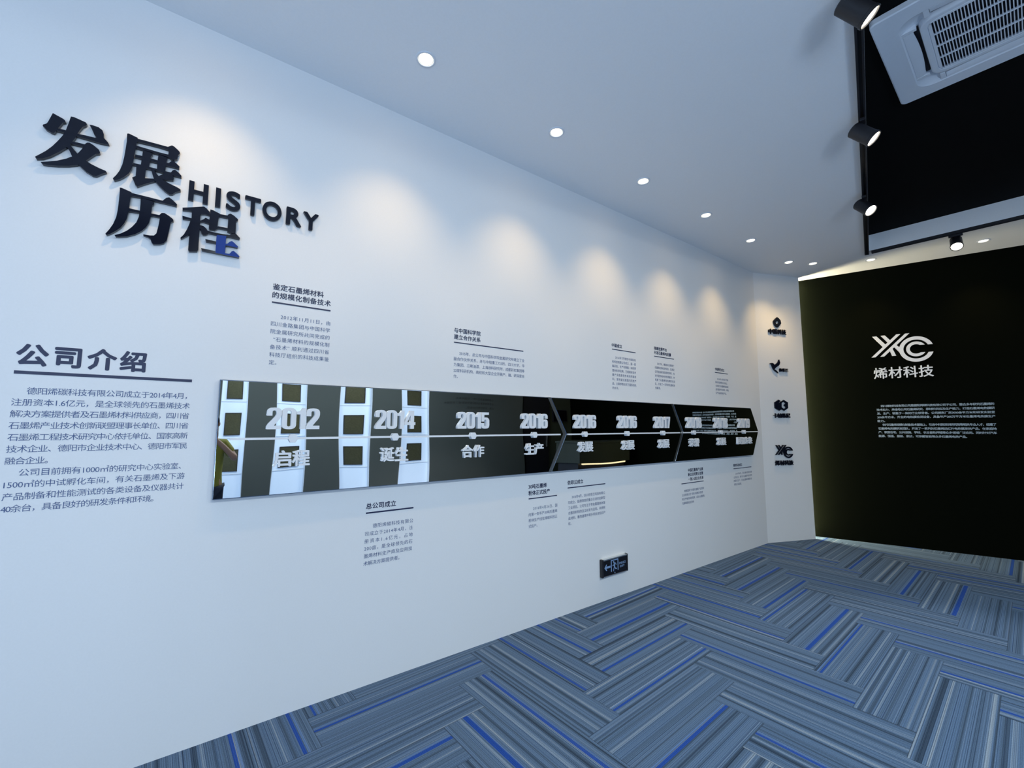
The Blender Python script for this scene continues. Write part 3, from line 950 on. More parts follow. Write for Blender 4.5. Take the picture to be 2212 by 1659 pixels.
def cassette():
    z = 3.768
    S = 0.475
    rot = 0.0497
    ctr = Vector((3.4825, -2.509))
    e = thing('ceiling_air_conditioner', (ctr.x, ctr.y, HB), 'white square cassette air conditioner with slatted grille in the black ceiling bay', 'air conditioner')
    e.rotation_euler = (0, 0, rot)
    zz = z - HB

    def loop(bm, pts, zc):
        return [bm.verts.new((x, y, zc)) for x, y in pts]

    def skin(bm, a, b):
        n = len(a)
        for i in range(n):
            bm.faces.new((a[i], a[(i + 1) % n], b[(i + 1) % n], b[i]))
    # body: outer rim, groove that holds the flaps, raised central field
    bm = bmesh.new()
    prof = [(S - 0.004, 0.03, -0.0005), (S, 0.03, -0.004), (S, 0.03, zz + 0.006), (S - 0.006, 0.028, zz), (0.372, 0.085, zz), (0.366, 0.082, zz + 0.004),
            (0.300, 0.075, zz + 0.034), (0.296, 0.075, zz + 0.034), (0.290, 0.07, zz + 0.002), (0.284, 0.068, zz)]
    loops = [loop(bm, rrect(0, 0, s, s, r), zc) for s, r, zc in prof]
    for a, b in zip(loops, loops[1:]):
        skin(bm, a, b)
    me = finish(bm, True)
    smooth_sharp(me, 0.5)
    o = link('body', me, M_PLASTIC)
    o.parent = e
    # central field round the intake grille
    G = 0.245
    bm = bmesh.new()
    a = loop(bm, rrect(0, 0, 0.284, 0.284, 0.068), zz)
    b = loop(bm, rrect(0, 0, 0.262, 0.262, 0.05), zz)
    b2 = loop(bm, rrect(0, 0, 0.259, 0.259, 0.05), zz + 0.004)
    b3 = loop(bm, rrect(0, 0, 0.256, 0.256, 0.05), zz)
    c = loop(bm, rrect(0, 0, G, G, 0.004), zz)
    d = loop(bm, rrect(0, 0, G, G, 0.004), zz + 0.02)
    for p, q in ((a, b), (b, b2), (b2, b3), (b3, c), (c, d)):
        skin(bm, p, q)
    o = link('intake_panel', finish(bm), M_PLASTIC)
    o.parent = e
    bm = bmesh.new()
    n = 37
    for i in range(n + 1):
        x = -G + 2 * G * i / n
        add_box(bm, (-G, x - 0.0023, zz + 0.001), (G, x + 0.0023, zz + 0.014))
    for i in range(5):
        x = -G + 2 * G * i / 4
        add_box(bm, (x - 0.0028, -G, zz - 0.0005), (x + 0.0028, G, zz + 0.012))
    o = link('intake_grille', finish(bm), M_PLASTIC)
    o.parent = e
    bm = bmesh.new()
    add_box(bm, (-G - 0.005, -G - 0.005, zz + 0.018), (G + 0.005, G + 0.005, zz + 0.022))
    o = link('filter', finish(bm), M_DARK)  # dark sheet standing in for the shade behind the grille slats
    o.parent = e
    # four air flaps, each bowed, with a dark slot on the inner side
    for k in range(4):
        m = Matrix.Rotation(k * PI / 2, 4, 'Z')
        bm = bmesh.new()
        rows = []
        for i in range(13):
            u = -0.235 + 0.47 * i / 12
            bow = 0.012 * (1 - (u / 0.235) ** 2)
            rows.append([bm.verts.new((u, y, zc)) for y, zc in ((0.362, zz + 0.004), (0.335, zz + 0.005), (0.310 + 0.010 - bow, zz + 0.012),
                                                               (0.310 + 0.010 - bow, zz + 0.016), (0.335, zz + 0.009), (0.362, zz + 0.008))])
        for p, q in zip(rows, rows[1:]):
            for i in range(6):
                j = (i + 1) % 6
                bm.faces.new((p[i], p[j], q[j], q[i]))
        bm.faces.new(rows[0])
        bm.faces.new(rows[-1][::-1])
        me = finish(bm, True)
        smooth_sharp(me, 0.7)
        me.transform(m)
        o = link('air_flap', me, M_PLASTIC)
        o.parent = e
        bm = bmesh.new()
        add_box(bm, (-0.235, 0.296, zz + 0.026), (0.235, 0.325, zz + 0.0335))
        me = finish(bm)
        me.transform(m)
        o = link('air_outlet', me, M_DARK)  # dark block standing in for the shade inside the slot
        o.parent = e
    # corner covers bridging the groove
    for k in range(4):
        m = Matrix.Rotation(k * PI / 2, 4, 'Z')
        for xa, xb in ((0.238, 0.262), (-0.262, -0.238)):
            bm = bmesh.new()
            add_box(bm, (xa, 0.302, zz + 0.004), (xb, 0.368, zz + 0.03))
            me = finish(bm, bevel=0.002)
            me.transform(m)
            o = link('flap_bracket', me, M_PLASTIC)
            o.parent = e
    bm = bmesh.new()
    add_box(bm, (-0.02, -0.2545, zz - 0.0006), (0.010, -0.2485, zz))
    o = link('badge', finish(bm), M_DARK)
    o.parent = e
    return e


cassette()

# LED tape hidden behind the free edge of the angled wall, washing the black wall
bm = bmesh.new()
q = E3 - W3D * 0.005 - W3N * 0.080
pts = [q, q - W3D * 0.008, q - W3D * 0.008 - W3N * 0.008, q - W3N * 0.008]
add_prism(bm, [p[:2] for p in pts], 0.02, H - 0.01)
led = link('led_tape', finish(bm), M_LED, origin=(q.x, q.y, 0.02))
tag(led, 'warm LED strip hidden behind the free vertical edge of the angled logo wall', 'light strip')


# ------------------------------------------------------------------ raised title letters
def letter(name, me, k, off, m, label, cat, group=None):
    a, b, c, d = bounds(me)
    org = wall_pt(k, (a + b) / 2, off, c)
    to_wall(me, k, off)
    return tag(link(name, me, m, origin=org), label, cat, group)


def strokes_mesh(polys, depth):
    bm = bmesh.new()
    for i, pl in enumerate(polys):
        add_prism(bm, pl, 0, depth + 0.00005 * i)
    return finish(bm)


TL = {'发': 'big black raised Chinese character at the far upper left of the wall title',
      '展': 'big black raised Chinese character in the upper row, just left of the word HISTORY',
      '历': 'big black raised Chinese character at the lower left of the wall title',
      '程': 'big black raised Chinese character with a blue lower right part, under the word HISTORY'}
for ch in '发展历程':
    o = letter('title_character', strokes_mesh(TITLE[ch], 0.018), 1, 0.002, M_GLOSSBLACK, TL[ch], 'letter', 'characters of the wall title')
    if ch == '程':
        f = strokes_mesh(TITLE['film'], 0.0006)
        to_wall(f, 1, 0.0208)
        tag(link('protective_film', f, M_FILM, o), 'blue film left on the lower right strokes')
HIST = [('H', -0.074, 0.007, 2.640, 2.743), ('I', 0.038, 0.060, 2.640, 2.743), ('S', 0.084, 0.149, 2.640, 2.746),
        ('T', 0.168, 0.243, 2.641, 2.745), ('O', 0.251, 0.345, 2.639, 2.748), ('R', 0.369, 0.448, 2.642, 2.745), ('Y', 0.457, 0.540, 2.640, 2.744)]
for ch, a, b, c, d in HIST:
    if ch == 'I':
        bm = bmesh.new()
        add_prism(bm, [(a, c), (b, c), (b, d), (a, d)], 0, 0.016)
        me = finish(bm)
    elif ch == 'H':
        w = 0.0215
        m_ = (c + d) / 2
        bm = bmesh.new()
        add_prism(bm, [(a, c), (a + w, c), (a + w, m_ - 0.009), (b - w, m_ - 0.009), (b - w, c), (b, c), (b, d), (b - w, d),
                       (b - w, m_ + 0.009), (a + w, m_ + 0.009), (a + w, d), (a, d)], 0, 0.016)
        me = finish(bm)
    else:
        me = fit_text(ch, a, b, c, d, 0.016, 0.03, res=10)
    letter('title_letter', me, 1, 0.002, M_GLOSSBLACK, 'black raised letter %s of the word HISTORY on the white wall' % ch, 'letter', 'letters of the word HISTORY')

# ------------------------------------------------------------------ printed texts on the walls
def wall_text(label, k, em_h, heads, rule, em, lines, z_first, z_last, mh, mb, group, bold=0.022, bb=0.0, name='wall_text', z_off=0.0009):
    zs = [h[3] for h in heads] + [z_first, z_last]
    org = wall_pt(k, lines[0][1] if lines else heads[0][1], 0, min(zs))
    e = thing(name, org, label, 'wall text', group)
    if heads:
        me = join([line_text(h[0], h[1], h[2], h[3], em_h, bold) for h in heads])
        link('heading', to_wall(me, k, z_off), mh, e)
    if rule:
        s0, s1, zc, th = rule
        bm = bmesh.new()
        add_prism(bm, [(s0, zc - th / 2), (s1, zc - th / 2), (s1, zc + th / 2), (s0, zc + th / 2)], 0, 0.001)
        link('underline', to_wall(finish(bm), k, 0.0002), mh, e)
    n = len(lines)
    ms = []
    for i, (t, s0, s1) in enumerate(lines):
        z = z_first + (z_last - z_first) * i / max(1, n - 1)
        ms.append(line_text(t, s0, s1, z, em, bb))
    link('paragraph', to_wall(join(ms), k, z_off), mb, e)
    return e


G1 = 'printed texts of the timeline wall'
wall_text('large company introduction text with thick underline at the left end of the timeline wall', 1, 0.098,
          [('公司介绍', -0.595, -0.185, 1.802)], (-0.598, -0.004, 1.7262, 0.0135), 0.0325,
          [('德阳烯碳科技有限公司成立于2014年4月，', -0.556, -0.019), ('注册资本1.6亿元，是全球领先的石墨烯技术', -0.596, -0.005),
           ('解决方案提供者及石墨烯材料供应商，四川省', -0.596, -0.005), ('石墨烯产业技术创新联盟理事长单位、四川省', -0.596, -0.005),
           ('石墨烯工程技术研究中心依托单位、国家高新', -0.595, -0.005), ('技术企业、德阳市企业技术中心、德阳市军民', -0.595, -0.005),
           ('融合企业。', -0.595, -0.473), ('公司目前拥有1000㎡的研究中心实验室、', -0.553, -0.022),
           ('1500㎡的中试孵化车间，有关石墨烯及下游', -0.591, -0.006), ('产品制备和性能测试的各类设备及仪器共计', -0.592, -0.006),
           ('40余台，具备良好的研发条件和环境。', -0.592, -0.116)], 1.650, 1.168, M_NAVYH, M_NAVY, G1, 0.035)
wall_text('text above the year 2012, its heading in two lines over a navy underline', 1, 0.0375,
          [('鉴定石墨烯材料', 0.325, 0.589, 2.274), ('的规模化制备技术', 0.325, 0.630, 2.227)], (0.3235, 0.631, 2.1845, 0.0085), 0.0275,
          [('2012年11月11日，由', 0.371, 0.632), ('四川金路集团与中国科学', 0.325, 0.632), ('院金属研究所共同完成的', 0.325, 0.632),
           ('“石墨烯材料的规模化制', 0.340, 0.632), ('备技术” 顺利通过四川省', 0.326, 0.632), ('科技厅组织的科技成果鉴', 0.325, 0.633), ('定。', 0.325, 0.362)],
          2.108, 1.850, M_NAVYH, M_NAVY, G1)
wall_text('text below the year 2014, one line heading under the mirror panel', 1, 0.0375,
          [('总公司成立', 0.880, 1.067, 1.0235)], (0.8803, 1.1846, 0.983, 0.0085), 0.0275,
          [('德阳烯碳科技有限公', 0.924, 1.184), ('司成立于2014年4月，注', 0.878, 1.183), ('册资本1.6亿元，占地', 0.877, 1.183),
           ('200亩，是全球领先的石', 0.877, 1.182), ('墨烯材料生产商及应用技', 0.876, 1.181), ('术解决方案提供者。', 0.874, 1.098)],
          0.904, 0.690, M_NAVYH, M_NAVY, G1)
wall_text('wide text above the year 2015, its heading in two short lines over a long underline', 1, 0.0375,
          [('与中国科学院', 1.463, 1.683, 2.182), ('建立合作关系', 1.463, 1.683, 2.135)], (1.463, 2.084, 2.094, 0.0075), 0.0275,
          [('2015年，总公司与中国科学院金属研究所建立了全', 1.507, 2.095), ('面合作伙伴关系，并与中船重工725所，四川大学，华', 1.462, 2.095),
           ('为集团、三峡油漆、上海涂料研究所、成都彩虹集团等', 1.463, 2.094), ('22家科研机构、高校和大型企业开展产、融、研深度合', 1.462, 2.094), ('作。', 1.462, 1.497)],
          2.019, 1.853, M_NAVYH, M_NAVY, G1)
wall_text('narrow text below the first year 2016, its heading starting with the number 30', 1, 0.0375,
          [('30吨石墨烯', 2.132, 2.317, 1.037), ('粉体正式投产', 2.132, 2.350, 0.988)], (2.1325, 2.4277, 0.9457, 0.0075), 0.0275,
          [('2016年4月26日，国', 2.177, 2.429), ('内第一条年产30吨石墨烯', 2.132, 2.428), ('粉体生产线在烯碳科技正', 2.132, 2.428), ('式投产。', 2.132, 2.219)],
          0.869, 0.738, M_NAVYH, M_NAVY, G1)
wall_text('wide text below the second year 2016, right after the first arrow joint', 1, 0.0375,
          [('依菲兰成立', 2.547, 2.731, 1.0365)], (2.5474, 3.0098, 0.994, 0.0075), 0.0275,
          [('2016年4月，四川依菲兰科技有限公', 2.593, 3.004), ('司成立，是德阳政府重点引进的创新型', 2.550, 3.004), ('工业项目。公司专注于零金属碳纳米复', 2.550, 3.004),
           ('合散热材料的自主研发与应用。并拥有', 2.550, 3.003), ('此材料、散热器零件等多项自主知识产', 2.551, 3.003), ('权。', 2.550, 2.584)],
          0.917, 0.704, M_NAVYH, M_NAVY, G1)
wall_text('text above the third year 2016, single line heading over a body of eight lines', 1, 0.0375,
          [('中碳成立', 3.141, 3.288, 2.2655)], (3.143, 3.4925, 2.2265, 0.0075), 0.0275,
          [('2016年7月德阳中碳新材', 3.185, 3.492), ('料科技有限公司成立，是一家', 3.140, 3.490), ('集研发、生产和销售一体的界', 3.140, 3.490), ('面材料供应商，已相继研发并', 3.140, 3.490),
           ('量产多款高导热率的界面材', 3.138, 3.490), ('料，其性能远超国内同类产', 3.138, 3.490), ('品，主要参数达到了国际领先', 3.137, 3.489), ('的水平。', 3.138, 3.227)],
          2.1505, 1.861, M_NAVYH, M_NAVY, G1)
wall_text('text above the year 2017, its heading in two lines over a black underline', 1, 0.0375,
          [('搭建检测平台', 3.797, 4.017, 2.3085), ('开发石墨烯电热膜', 3.795, 4.092, 2.263)], (3.796, 4.1437, 2.2233, 0.0075), 0.0275,
          [('2017年，烯碳科技搭建了', 3.840, 4.143), ('石墨烯材料检测平台，在满足', 3.797, 4.146), ('公司自身研发需求的同时，也', 3.797, 4.146), ('对外提供相关的检测服务，并', 3.797, 4.146),
           ('组建了石墨烯电热膜研发团', 3.797, 4.146), ('队，开发了一系列的石墨烯发', 3.795, 4.146), ('热膜类。', 3.795, 3.886)],
          2.149, 1.8955, M_NAVYH, M_NAVY, G1)
wall_text('small text above the second year 2018, the rightmost text over the mirror panel', 1, 0.0375,
          [('卡帕蒂尼成立', 4.982, 5.201, 2.185)], (4.979, 5.281, 2.1448, 0.0075), 0.0275,
          [('2018年10月四川卡帕', 5.025, 5.281), ('蒂尼科技有限公司成立，', 4.979, 5.262), ('公司致力于石墨烯科技在家', 4.979, 5.281), ('居方面的专业技术，研发', 4.979, 5.281), ('生产石墨烯家纺产品。', 4.978, 5.227)],
          2.0685, 1.900, M_NAVYH, M_NAVY, G1)
wall_text('text below the first year 2018, its heading in three lines over an underline', 1, 0.0375,
          [('中国石墨烯产业高', 4.330, 4.627, 1.034), ('新企业培育计划第', 4.329, 4.626, 0.988), ('一批入选企业名单', 4.329, 4.627, 0.940)], (4.1975, 4.6306, 0.900, 0.0075), 0.0275,
          [('根据国家“中国石墨烯产业高新', 4.245, 4.632), ('企业培育计划” 的有关通知与要求', 4.201, 4.605), ('经过严格的审核程序，成功入围首批', 4.198, 4.635), ('石墨烯高新企业名单。', 4.201, 4.423)],
          0.823, 0.698, M_NAVYH, M_NAVY, G1)
wall_text('small text below the year 2019, last one under the mirror panel', 1, 0.0375,
          [('烯材科技成立', 5.306, 5.524, 1.034)], (5.3055, 5.7606, 0.994, 0.0075), 0.0275,
          [('2019年8月，四川烯材科技有限', 5.345, 5.762), ('公司成立，致力于石墨烯电热材料', 5.302, 5.763), ('的研发生产，打造石墨烯地暖行业', 5.301, 5.758), ('领先企业品牌。', 5.302, 5.487)],
          0.9325, 0.807, M_NAVYH, M_NAVY, G1)
wall_text('long paragraph of pale small print on the black end wall below the white emblem', 2, 0.04, [], None, 0.0325,
          [('四川烯材科技有限公司是德阳烯碳科技有限公司子公司，整合多年研究石墨烯的', 0.736, 1.757), ('技术实力，承接母公司石墨烯研究、原材料供应及生产能力，打造石墨烯电热膜研', 0.690, 1.757),
           ('发、生产、销售于一体的行业领导者。公司拥有厂房3000余平方米和研发实验室', 0.690, 1.756), ('200余平方米，齐全的电热膜检测设备，具备年产200万平方米石墨烯电热膜生产', 0.690, 1.756),
           ('能力。', 0.689, 0.765), ('依托石墨烯规模化制备技术基础上，引进中科院深圳研究院等相关专业人才，组建了', 0.736, 1.755),
           ('石墨烯电热膜研发团队，开发了一系列的石墨烯远红外电热膜发热产品，在家庭地', 0.691, 1.756), ('产、家居住宅、公共设施、学校、农业畜牧养殖等众多领域广泛应用。同时针对汽车', 0.690, 1.754),
           ('能源、恒温、服装、家纺，可穿戴智能等众多石墨烯电热产品。', 0.689, 1.504)],
          1.770, 1.380, M_PALETXT, M_PALETXT, None, bb=0.01)

# ------------------------------------------------------------------ mirror polished timeline panel: three arrow plates
Z0, Z1, ZM = 1.140, 1.738, 1.441
FRONT = 0.035


def plate(label, l_mid, l_end, r_mid, r_end, edge_l):
    """arrow plate: left outline l_end (top and bottom) to l_mid (middle), right outline likewise."""
    NU, NV = 72, 28
    org = wall_pt(1, (l_end + r_end) / 2, 0, Z0)
    e = thing('timeline_plate', org, label, 'panel', 'mirror plates of the timeline')

    def sides(v):
        z = Z0 + (Z1 - Z0) * v
        f = 1 - abs(z - ZM) / (Z1 - ZM if z > ZM else ZM - Z0)
        f = max(0.0, min(1.0, f))
        return z, l_end + (l_mid - l_end) * f, r_end + (r_mid - r_end) * f
    rim = 0.004

    def bulge(s, z):
        o = 0.0
        if edge_l:
            o -= 0.0030 * math.exp(-(s - l_end) / 0.10)
        o -= 0.0006 * (math.exp(-(z - Z0) / 0.08) + math.exp(-(Z1 - z) / 0.08))
        o += 0.00035 * math.sin(s * 9.1 + z * 2.2) * math.sin(z * 5.0) + 0.00025 * math.sin(s * 4.3 + 1.0)
        return o
    bm = bmesh.new()
    grid = []
    for j in range(NV + 1):
        v = j / NV
        z, a, b = sides(v)
        z = min(max(z, Z0 + rim), Z1 - rim)
        row = []
        for i in range(NU + 1):
            s = (a + rim) + (b - a - 2 * rim) * i / NU
            row.append(bm.verts.new(wall_pt(1, s, FRONT + bulge(s, z), z)))
        grid.append(row)
    for j in range(NV):
        for i in range(NU):
            bm.faces.new((grid[j][i], grid[j][i + 1], grid[j + 1][i + 1], grid[j + 1][i]))
    me = finish(bm, True)
    if me.polygons[0].normal.y > 0:
        me.flip_normals()
    link('mirror_face', me, M_MIRROR, e)
    bm = bmesh.new()
    fr = [(l_end, Z0), (r_end, Z0), (r_mid, ZM), (r_end, Z1), (l_end, Z1)]
    if abs(l_mid - l_end) > 1e-4:
        fr.append((l_mid, ZM))
    cx = sum(p[0] for p in fr) / len(fr)

    def inset(p):
        sx = 1 if p[0] < cx else -1
        sz = 0 if abs(p[1] - ZM) < 1e-6 else (1 if p[1] < ZM else -1)
        return (p[0] + sx * rim * (1.15 if sz == 0 else 1.0), p[1] + sz * rim)
    inn = [inset(p) for p in fr]
    n = len(fr)
    back = [bm.verts.new(wall_pt(1, s, 0.002, z)) for s, z in fr]
    out = [bm.verts.new(wall_pt(1, s, FRONT - 0.005, z)) for s, z in fr]
    inv = [bm.verts.new(wall_pt(1, s, FRONT + bulge(s, z) - 0.0004, z)) for s, z in inn]
    for i in range(n):
        j = (i + 1) % n
        bm.faces.new((back[i], back[j], out[j], out[i]))
        bm.faces.new((out[i], out[j], inv[j], inv[i]))
    bm.faces.new(back[::-1])
    link('bevelled_edge', finish(bm), M_MEDGE, e)
    return e


plate('first black mirror plate of the timeline, left end, carrying 2012 and 2014', 0.109, 0.109, 2.474, 2.310, True)
plate('middle black mirror plate of the timeline between the two arrow joints', 2.510, 2.342, 4.179, 4.014, False)
plate('last black mirror plate of the timeline, pointing at the corner, carrying 2018 and 2019', 4.215, 4.052, 5.927, 5.756, False)
# bright metal bands filling the two arrow joints
for (a, am, b, bm_), lab in (((2.312, 2.476, 2.340, 2.508), 'bright metal chevron strip in the first arrow joint, right of the first year 2016'),
                             ((4.016, 4.181, 4.050, 4.213), 'thin metal chevron strip in the second arrow joint, right of the year 2017')):
    m = 0.0
    pts = [(a, Z0), (b, Z0), (bm_, ZM), (b, Z1), (a, Z1), (am, ZM)]
    bmx = bmesh.new()
    add_prism(bmx, pts, 0, 0.030)
    me = to_wall(finish(bmx), 1, 0.001)
    tag(link('joint_strip', me, M_ALU, origin=wall_pt(1, a, 0, Z0)), lab, 'strip', 'metal strips of the arrow joints')

# white raised bar, hexagon markers, years and captions
PF = FRONT + 0.0012


def bar(label, s0, s1, pointed=False):
    bm = bmesh.new()
    add_prism(bm, [(s0, 1.4315), (s1, 1.4315), (s1, 1.4430), (s0, 1.4430)], 0, 0.010)
    me = to_wall(finish(bm), 1, PF)
    tag(link('timeline_bar', me, M_WACRYL, origin=wall_pt(1, s0, PF, 1.4315)), label, 'bar', 'white bars of the timeline')


bar('white raised bar across the first mirror plate, from 2012 to the first arrow joint', 0.168, 2.434)
bar('white raised bar across the middle mirror plate, between the two arrow joints', 2.526, 4.141)
bar('white raised bar across the last mirror plate, under 2018 and 2019', 4.203, 5.900)
YEARS = [('2012', 0.325, 0.587, '启程', 0.362, 0.548, 0.455, 'year 2012', 'first'),
         ('2014', 0.905, 1.164, '诞生', 0.939, 1.125, 1.032, 'year 2014', 'second'),
         ('2015', 1.474, 1.734, '合作', 1.512, 1.696, 1.601, 'year 2015', 'third'),
         ('2016', 2.032, 2.293, '生产', 2.068, 2.253, 2.160, 'first year 2016, left of the arrow joint', 'fourth'),
         ('2016', 2.591, 2.856, '发展', 2.631, 2.818, 2.723, 'second year 2016, just right of the arrow joint', 'fifth'),
         ('2016', 3.152, 3.421, '发展', 3.194, 3.382, 3.285, 'third year 2016, between a 2016 and 2017', 'sixth'),
         ('2017', 3.705, 3.963, '发展', 3.754, 3.945, 3.847, 'year 2017', 'seventh'),
         ('2018', 4.271, 4.559, '荣誉', 4.311, 4.509, 4.410, 'first year 2018, right of the second arrow joint', 'eighth'),
         ('2018', 4.834, 5.129, '发展', 4.879, 5.081, 4.981, 'second year 2018, beside 2019', 'ninth'),
         ('2019', 5.396, 5.681, '展望未来', 5.346, 5.733, 5.538, 'year 2019', 'tenth')]


def rr(x0, y0, x1, y1, r):
    return rrect((x0 + x1) / 2, (y0 + y1) / 2, (x1 - x0) / 2, (y1 - y0) / 2, r, 6)


SIX = [(.5, .66), (.5, .80), (.485, .88), (.45, .94), (.38, .985), (.25, 1), (.12, .985), (.05, .94), (.015, .88), (0, .8), (0, .2), (.015, .12), (.05, .06),
       (.12, .015), (.25, 0), (.38, .015), (.45, .06), (.485, .12), (.5, .2), (.5, .43), (.485, .51), (.45, .57), (.38, .61), (.29, .61), (.22, .59), (.18, .555),
       (.18, .8), (.19, .84), (.22, .862), (.25, .868), (.28, .862), (.31, .84), (.32, .8), (.32, .66)]
DIGITS = {'0': (.5, [rr(0, 0, .5, 1, .2), rr(.18, .13, .32, .87, .065)]),
          '1': (.335, [[(.135, 0), (.335, 0), (.335, 1), (.20, 1), (.175, .92), (.12, .86), (0, .835), (0, .70), (.135, .70)]]),
          '2': (.5, [[(0, .62), (0, .80), (.015, .88), (.05, .94), (.12, .985), (.25, 1), (.38, .985), (.45, .94), (.485, .88), (.5, .80), (.5, .68), (.48, .57),
                      (.42, .45), (.33, .31), (.25, .18), (.25, .17), (.5, .17), (.5, 0), (0, 0), (0, .14), (.06, .27), (.17, .43), (.27, .58), (.31, .67), (.32, .72),
                      (.32, .80), (.31, .84), (.28, .862), (.25, .868), (.22, .862), (.19, .84), (.18, .80), (.18, .62)]]),
          '4': (.54, [[(.27, 1), (.47, 1), (.47, .37), (.54, .37), (.54, .21), (.47, .21), (.47, 0), (.29, 0), (.29, .21), (0, .21), (0, .36)],
                      [(.29, .37), (.29, .74), (.14, .37)]]),
          '5': (.5, [[(.03, .43), (.03, 1), (.47, 1), (.47, .85), (.19, .85), (.185, .66), (.23, .685), (.30, .69), (.40, .67), (.47, .60), (.5, .50), (.5, .25),
                      (.485, .13), (.45, .06), (.38, .015), (.25, 0), (.12, .015), (.05, .06), (.015, .12), (0, .22), (0, .34), (.18, .34), (.18, .2), (.19, .16),
                      (.22, .138), (.25, .132), (.28, .138), (.31, .16), (.32, .2), (.32, .47), (.31, .53), (.28, .55), (.25, .555), (.22, .55), (.19, .52), (.18, .43)]]),
          '6': (.5, [SIX, rr(.18, .135, .32, .475, .06)]),
          '9': (.5, [[(.5 - x, 1 - y) for x, y in SIX], rr(.18, .525, .32, .865, .06)]),
          '7': (.44, [[(0, 1), (.44, 1), (.44, .82), (.30, 0), (.10, 0), (.255, .82), (0, .82)]]),
          '8': (.5, [[(.02, .66), (.02, .80), (.03, .88), (.07, .94), (.13, .985), (.25, 1), (.37, .985), (.43, .94), (.47, .88), (.48, .80), (.48, .66), (.46, .58), (.42, .53),
                      (.475, .47), (.5, .38), (.5, .2), (.485, .12), (.45, .06), (.38, .015), (.25, 0), (.12, .015), (.05, .06), (.015, .12), (0, .2), (0, .38), (.025, .47), (.08, .53), (.04, .58)],
                     rr(.185, .12, .315, .44, .06), rr(.19, .57, .31, .88, .055)])}
hex0 = None
for y, a, b, cap, ca, cb, hs, where, nth in YEARS:
    z0, z1 = 1.4865, 1.6025
    e = thing('year_number', wall_pt(1, a, PF, z0), 'white raised %s on the mirror timeline' % where if y + ',' not in where else 'white raised number of the %s' % where,
              'number', 'year numbers of the timeline')
    gap = 0.012
    tot = sum(DIGITS[c][0] for c in y) + gap * 3
    x = 0.0
    sx = (b - a) / tot
    for c in y:
        w, cont = DIGITS[c]
        me = outline_mesh([[(a + (x + px) * sx, z0 + py * (z1 - z0)) for px, py in ct] for ct in cont], 0.012)
        link('digit', to_wall(me, 1, PF), M_WACRYL, e)
        x += w + gap
    z0, z1 = 1.2865, 1.3735
    e = thing('caption', wall_pt(1, ca, PF, z0), 'white Chinese caption under the %s' % where, 'caption', 'captions of the timeline')
    n = len(cap)
    w = (cb - ca) / n
    for i, c in enumerate(cap):
        me = fit_text(c, ca + w * i + 0.002, ca + w * (i + 1) - 0.002, z0, z1, 0.010, 0.022)
        link('character', to_wall(me, 1, PF), M_WACRYL, e)
    lab = 'white hexagon marker under the %s' % where
    if hex0 is None:
        bm = bmesh.new()
        add_prism(bm, [(hs + 0.0255 * math.cos(PI / 3 * i), 1.437 + 0.0255 * math.sin(PI / 3 * i)) for i in range(6)], 0, 0.017)
        hex0 = tag(link('hexagon_marker', to_wall(finish(bm, bevel=0.0008), 1, PF), M_WACRYL, origin=wall_pt(1, hs, PF, 1.437)), lab, 'marker', 'hexagon markers of the timeline')
    else:
        dup(hex0, wall_pt(1, hs, PF, 1.437), lab)

# ------------------------------------------------------------------ emergency exit sign low on the wall
e = thing('exit_sign', wall_pt(1, 2.93, 0, 0.195), 'black emergency exit sign low on the white wall, arrow pointing left', 'exit sign')
s0, s1, z0, z1 = 2.915, 3.258, 0.208, 0.356
bm = bmesh.new()
add_prism(bm, [(s0 + 0.018, z0 + 0.004), (s1 - 0.008, z0 + 0.004), (s1 - 0.008, z1 - 0.012), (s0 + 0.018, z1 - 0.012)], 0, 0.026)
link('face', to_wall(finish(bm, bevel=0.001), 1, 0.002), M_SIGNFACE, e)
for a, b in ((s0, s0 + 0.020), (s1 - 0.010, s1)):
    bm = bmesh.new()
    add_prism(bm, [(a, z0 - 0.002), (b, z0 - 0.002), (b, z1), (a, z1)], 0, 0.030)
    link('end_cap', to_wall(finish(bm, bevel=0.003), 1, 0.002), M_BLACKMETAL, e)
for a, b, nm in ((z1 - 0.013, z1 - 0.003, 'top_rail'), (z0 - 0.001, z0 + 0.006, 'bottom_rail')):
    bm = bmesh.new()
    add_prism(bm, [(s0 + 0.019, a), (s1 - 0.009, a), (s1 - 0.009, b), (s0 + 0.019, b)], 0, 0.029)
    link(nm, to_wall(finish(bm, bevel=0.001), 1, 0.002), M_ALU, e)
FO = 0.0282


def print_on(name, polys):
    bm = bmesh.new()
    for pl in polys:
        add_prism(bm, pl, 0, 0.0004)
    return link(name, to_wall(finish(bm), 1, FO), M_SIGNBLUE, e)


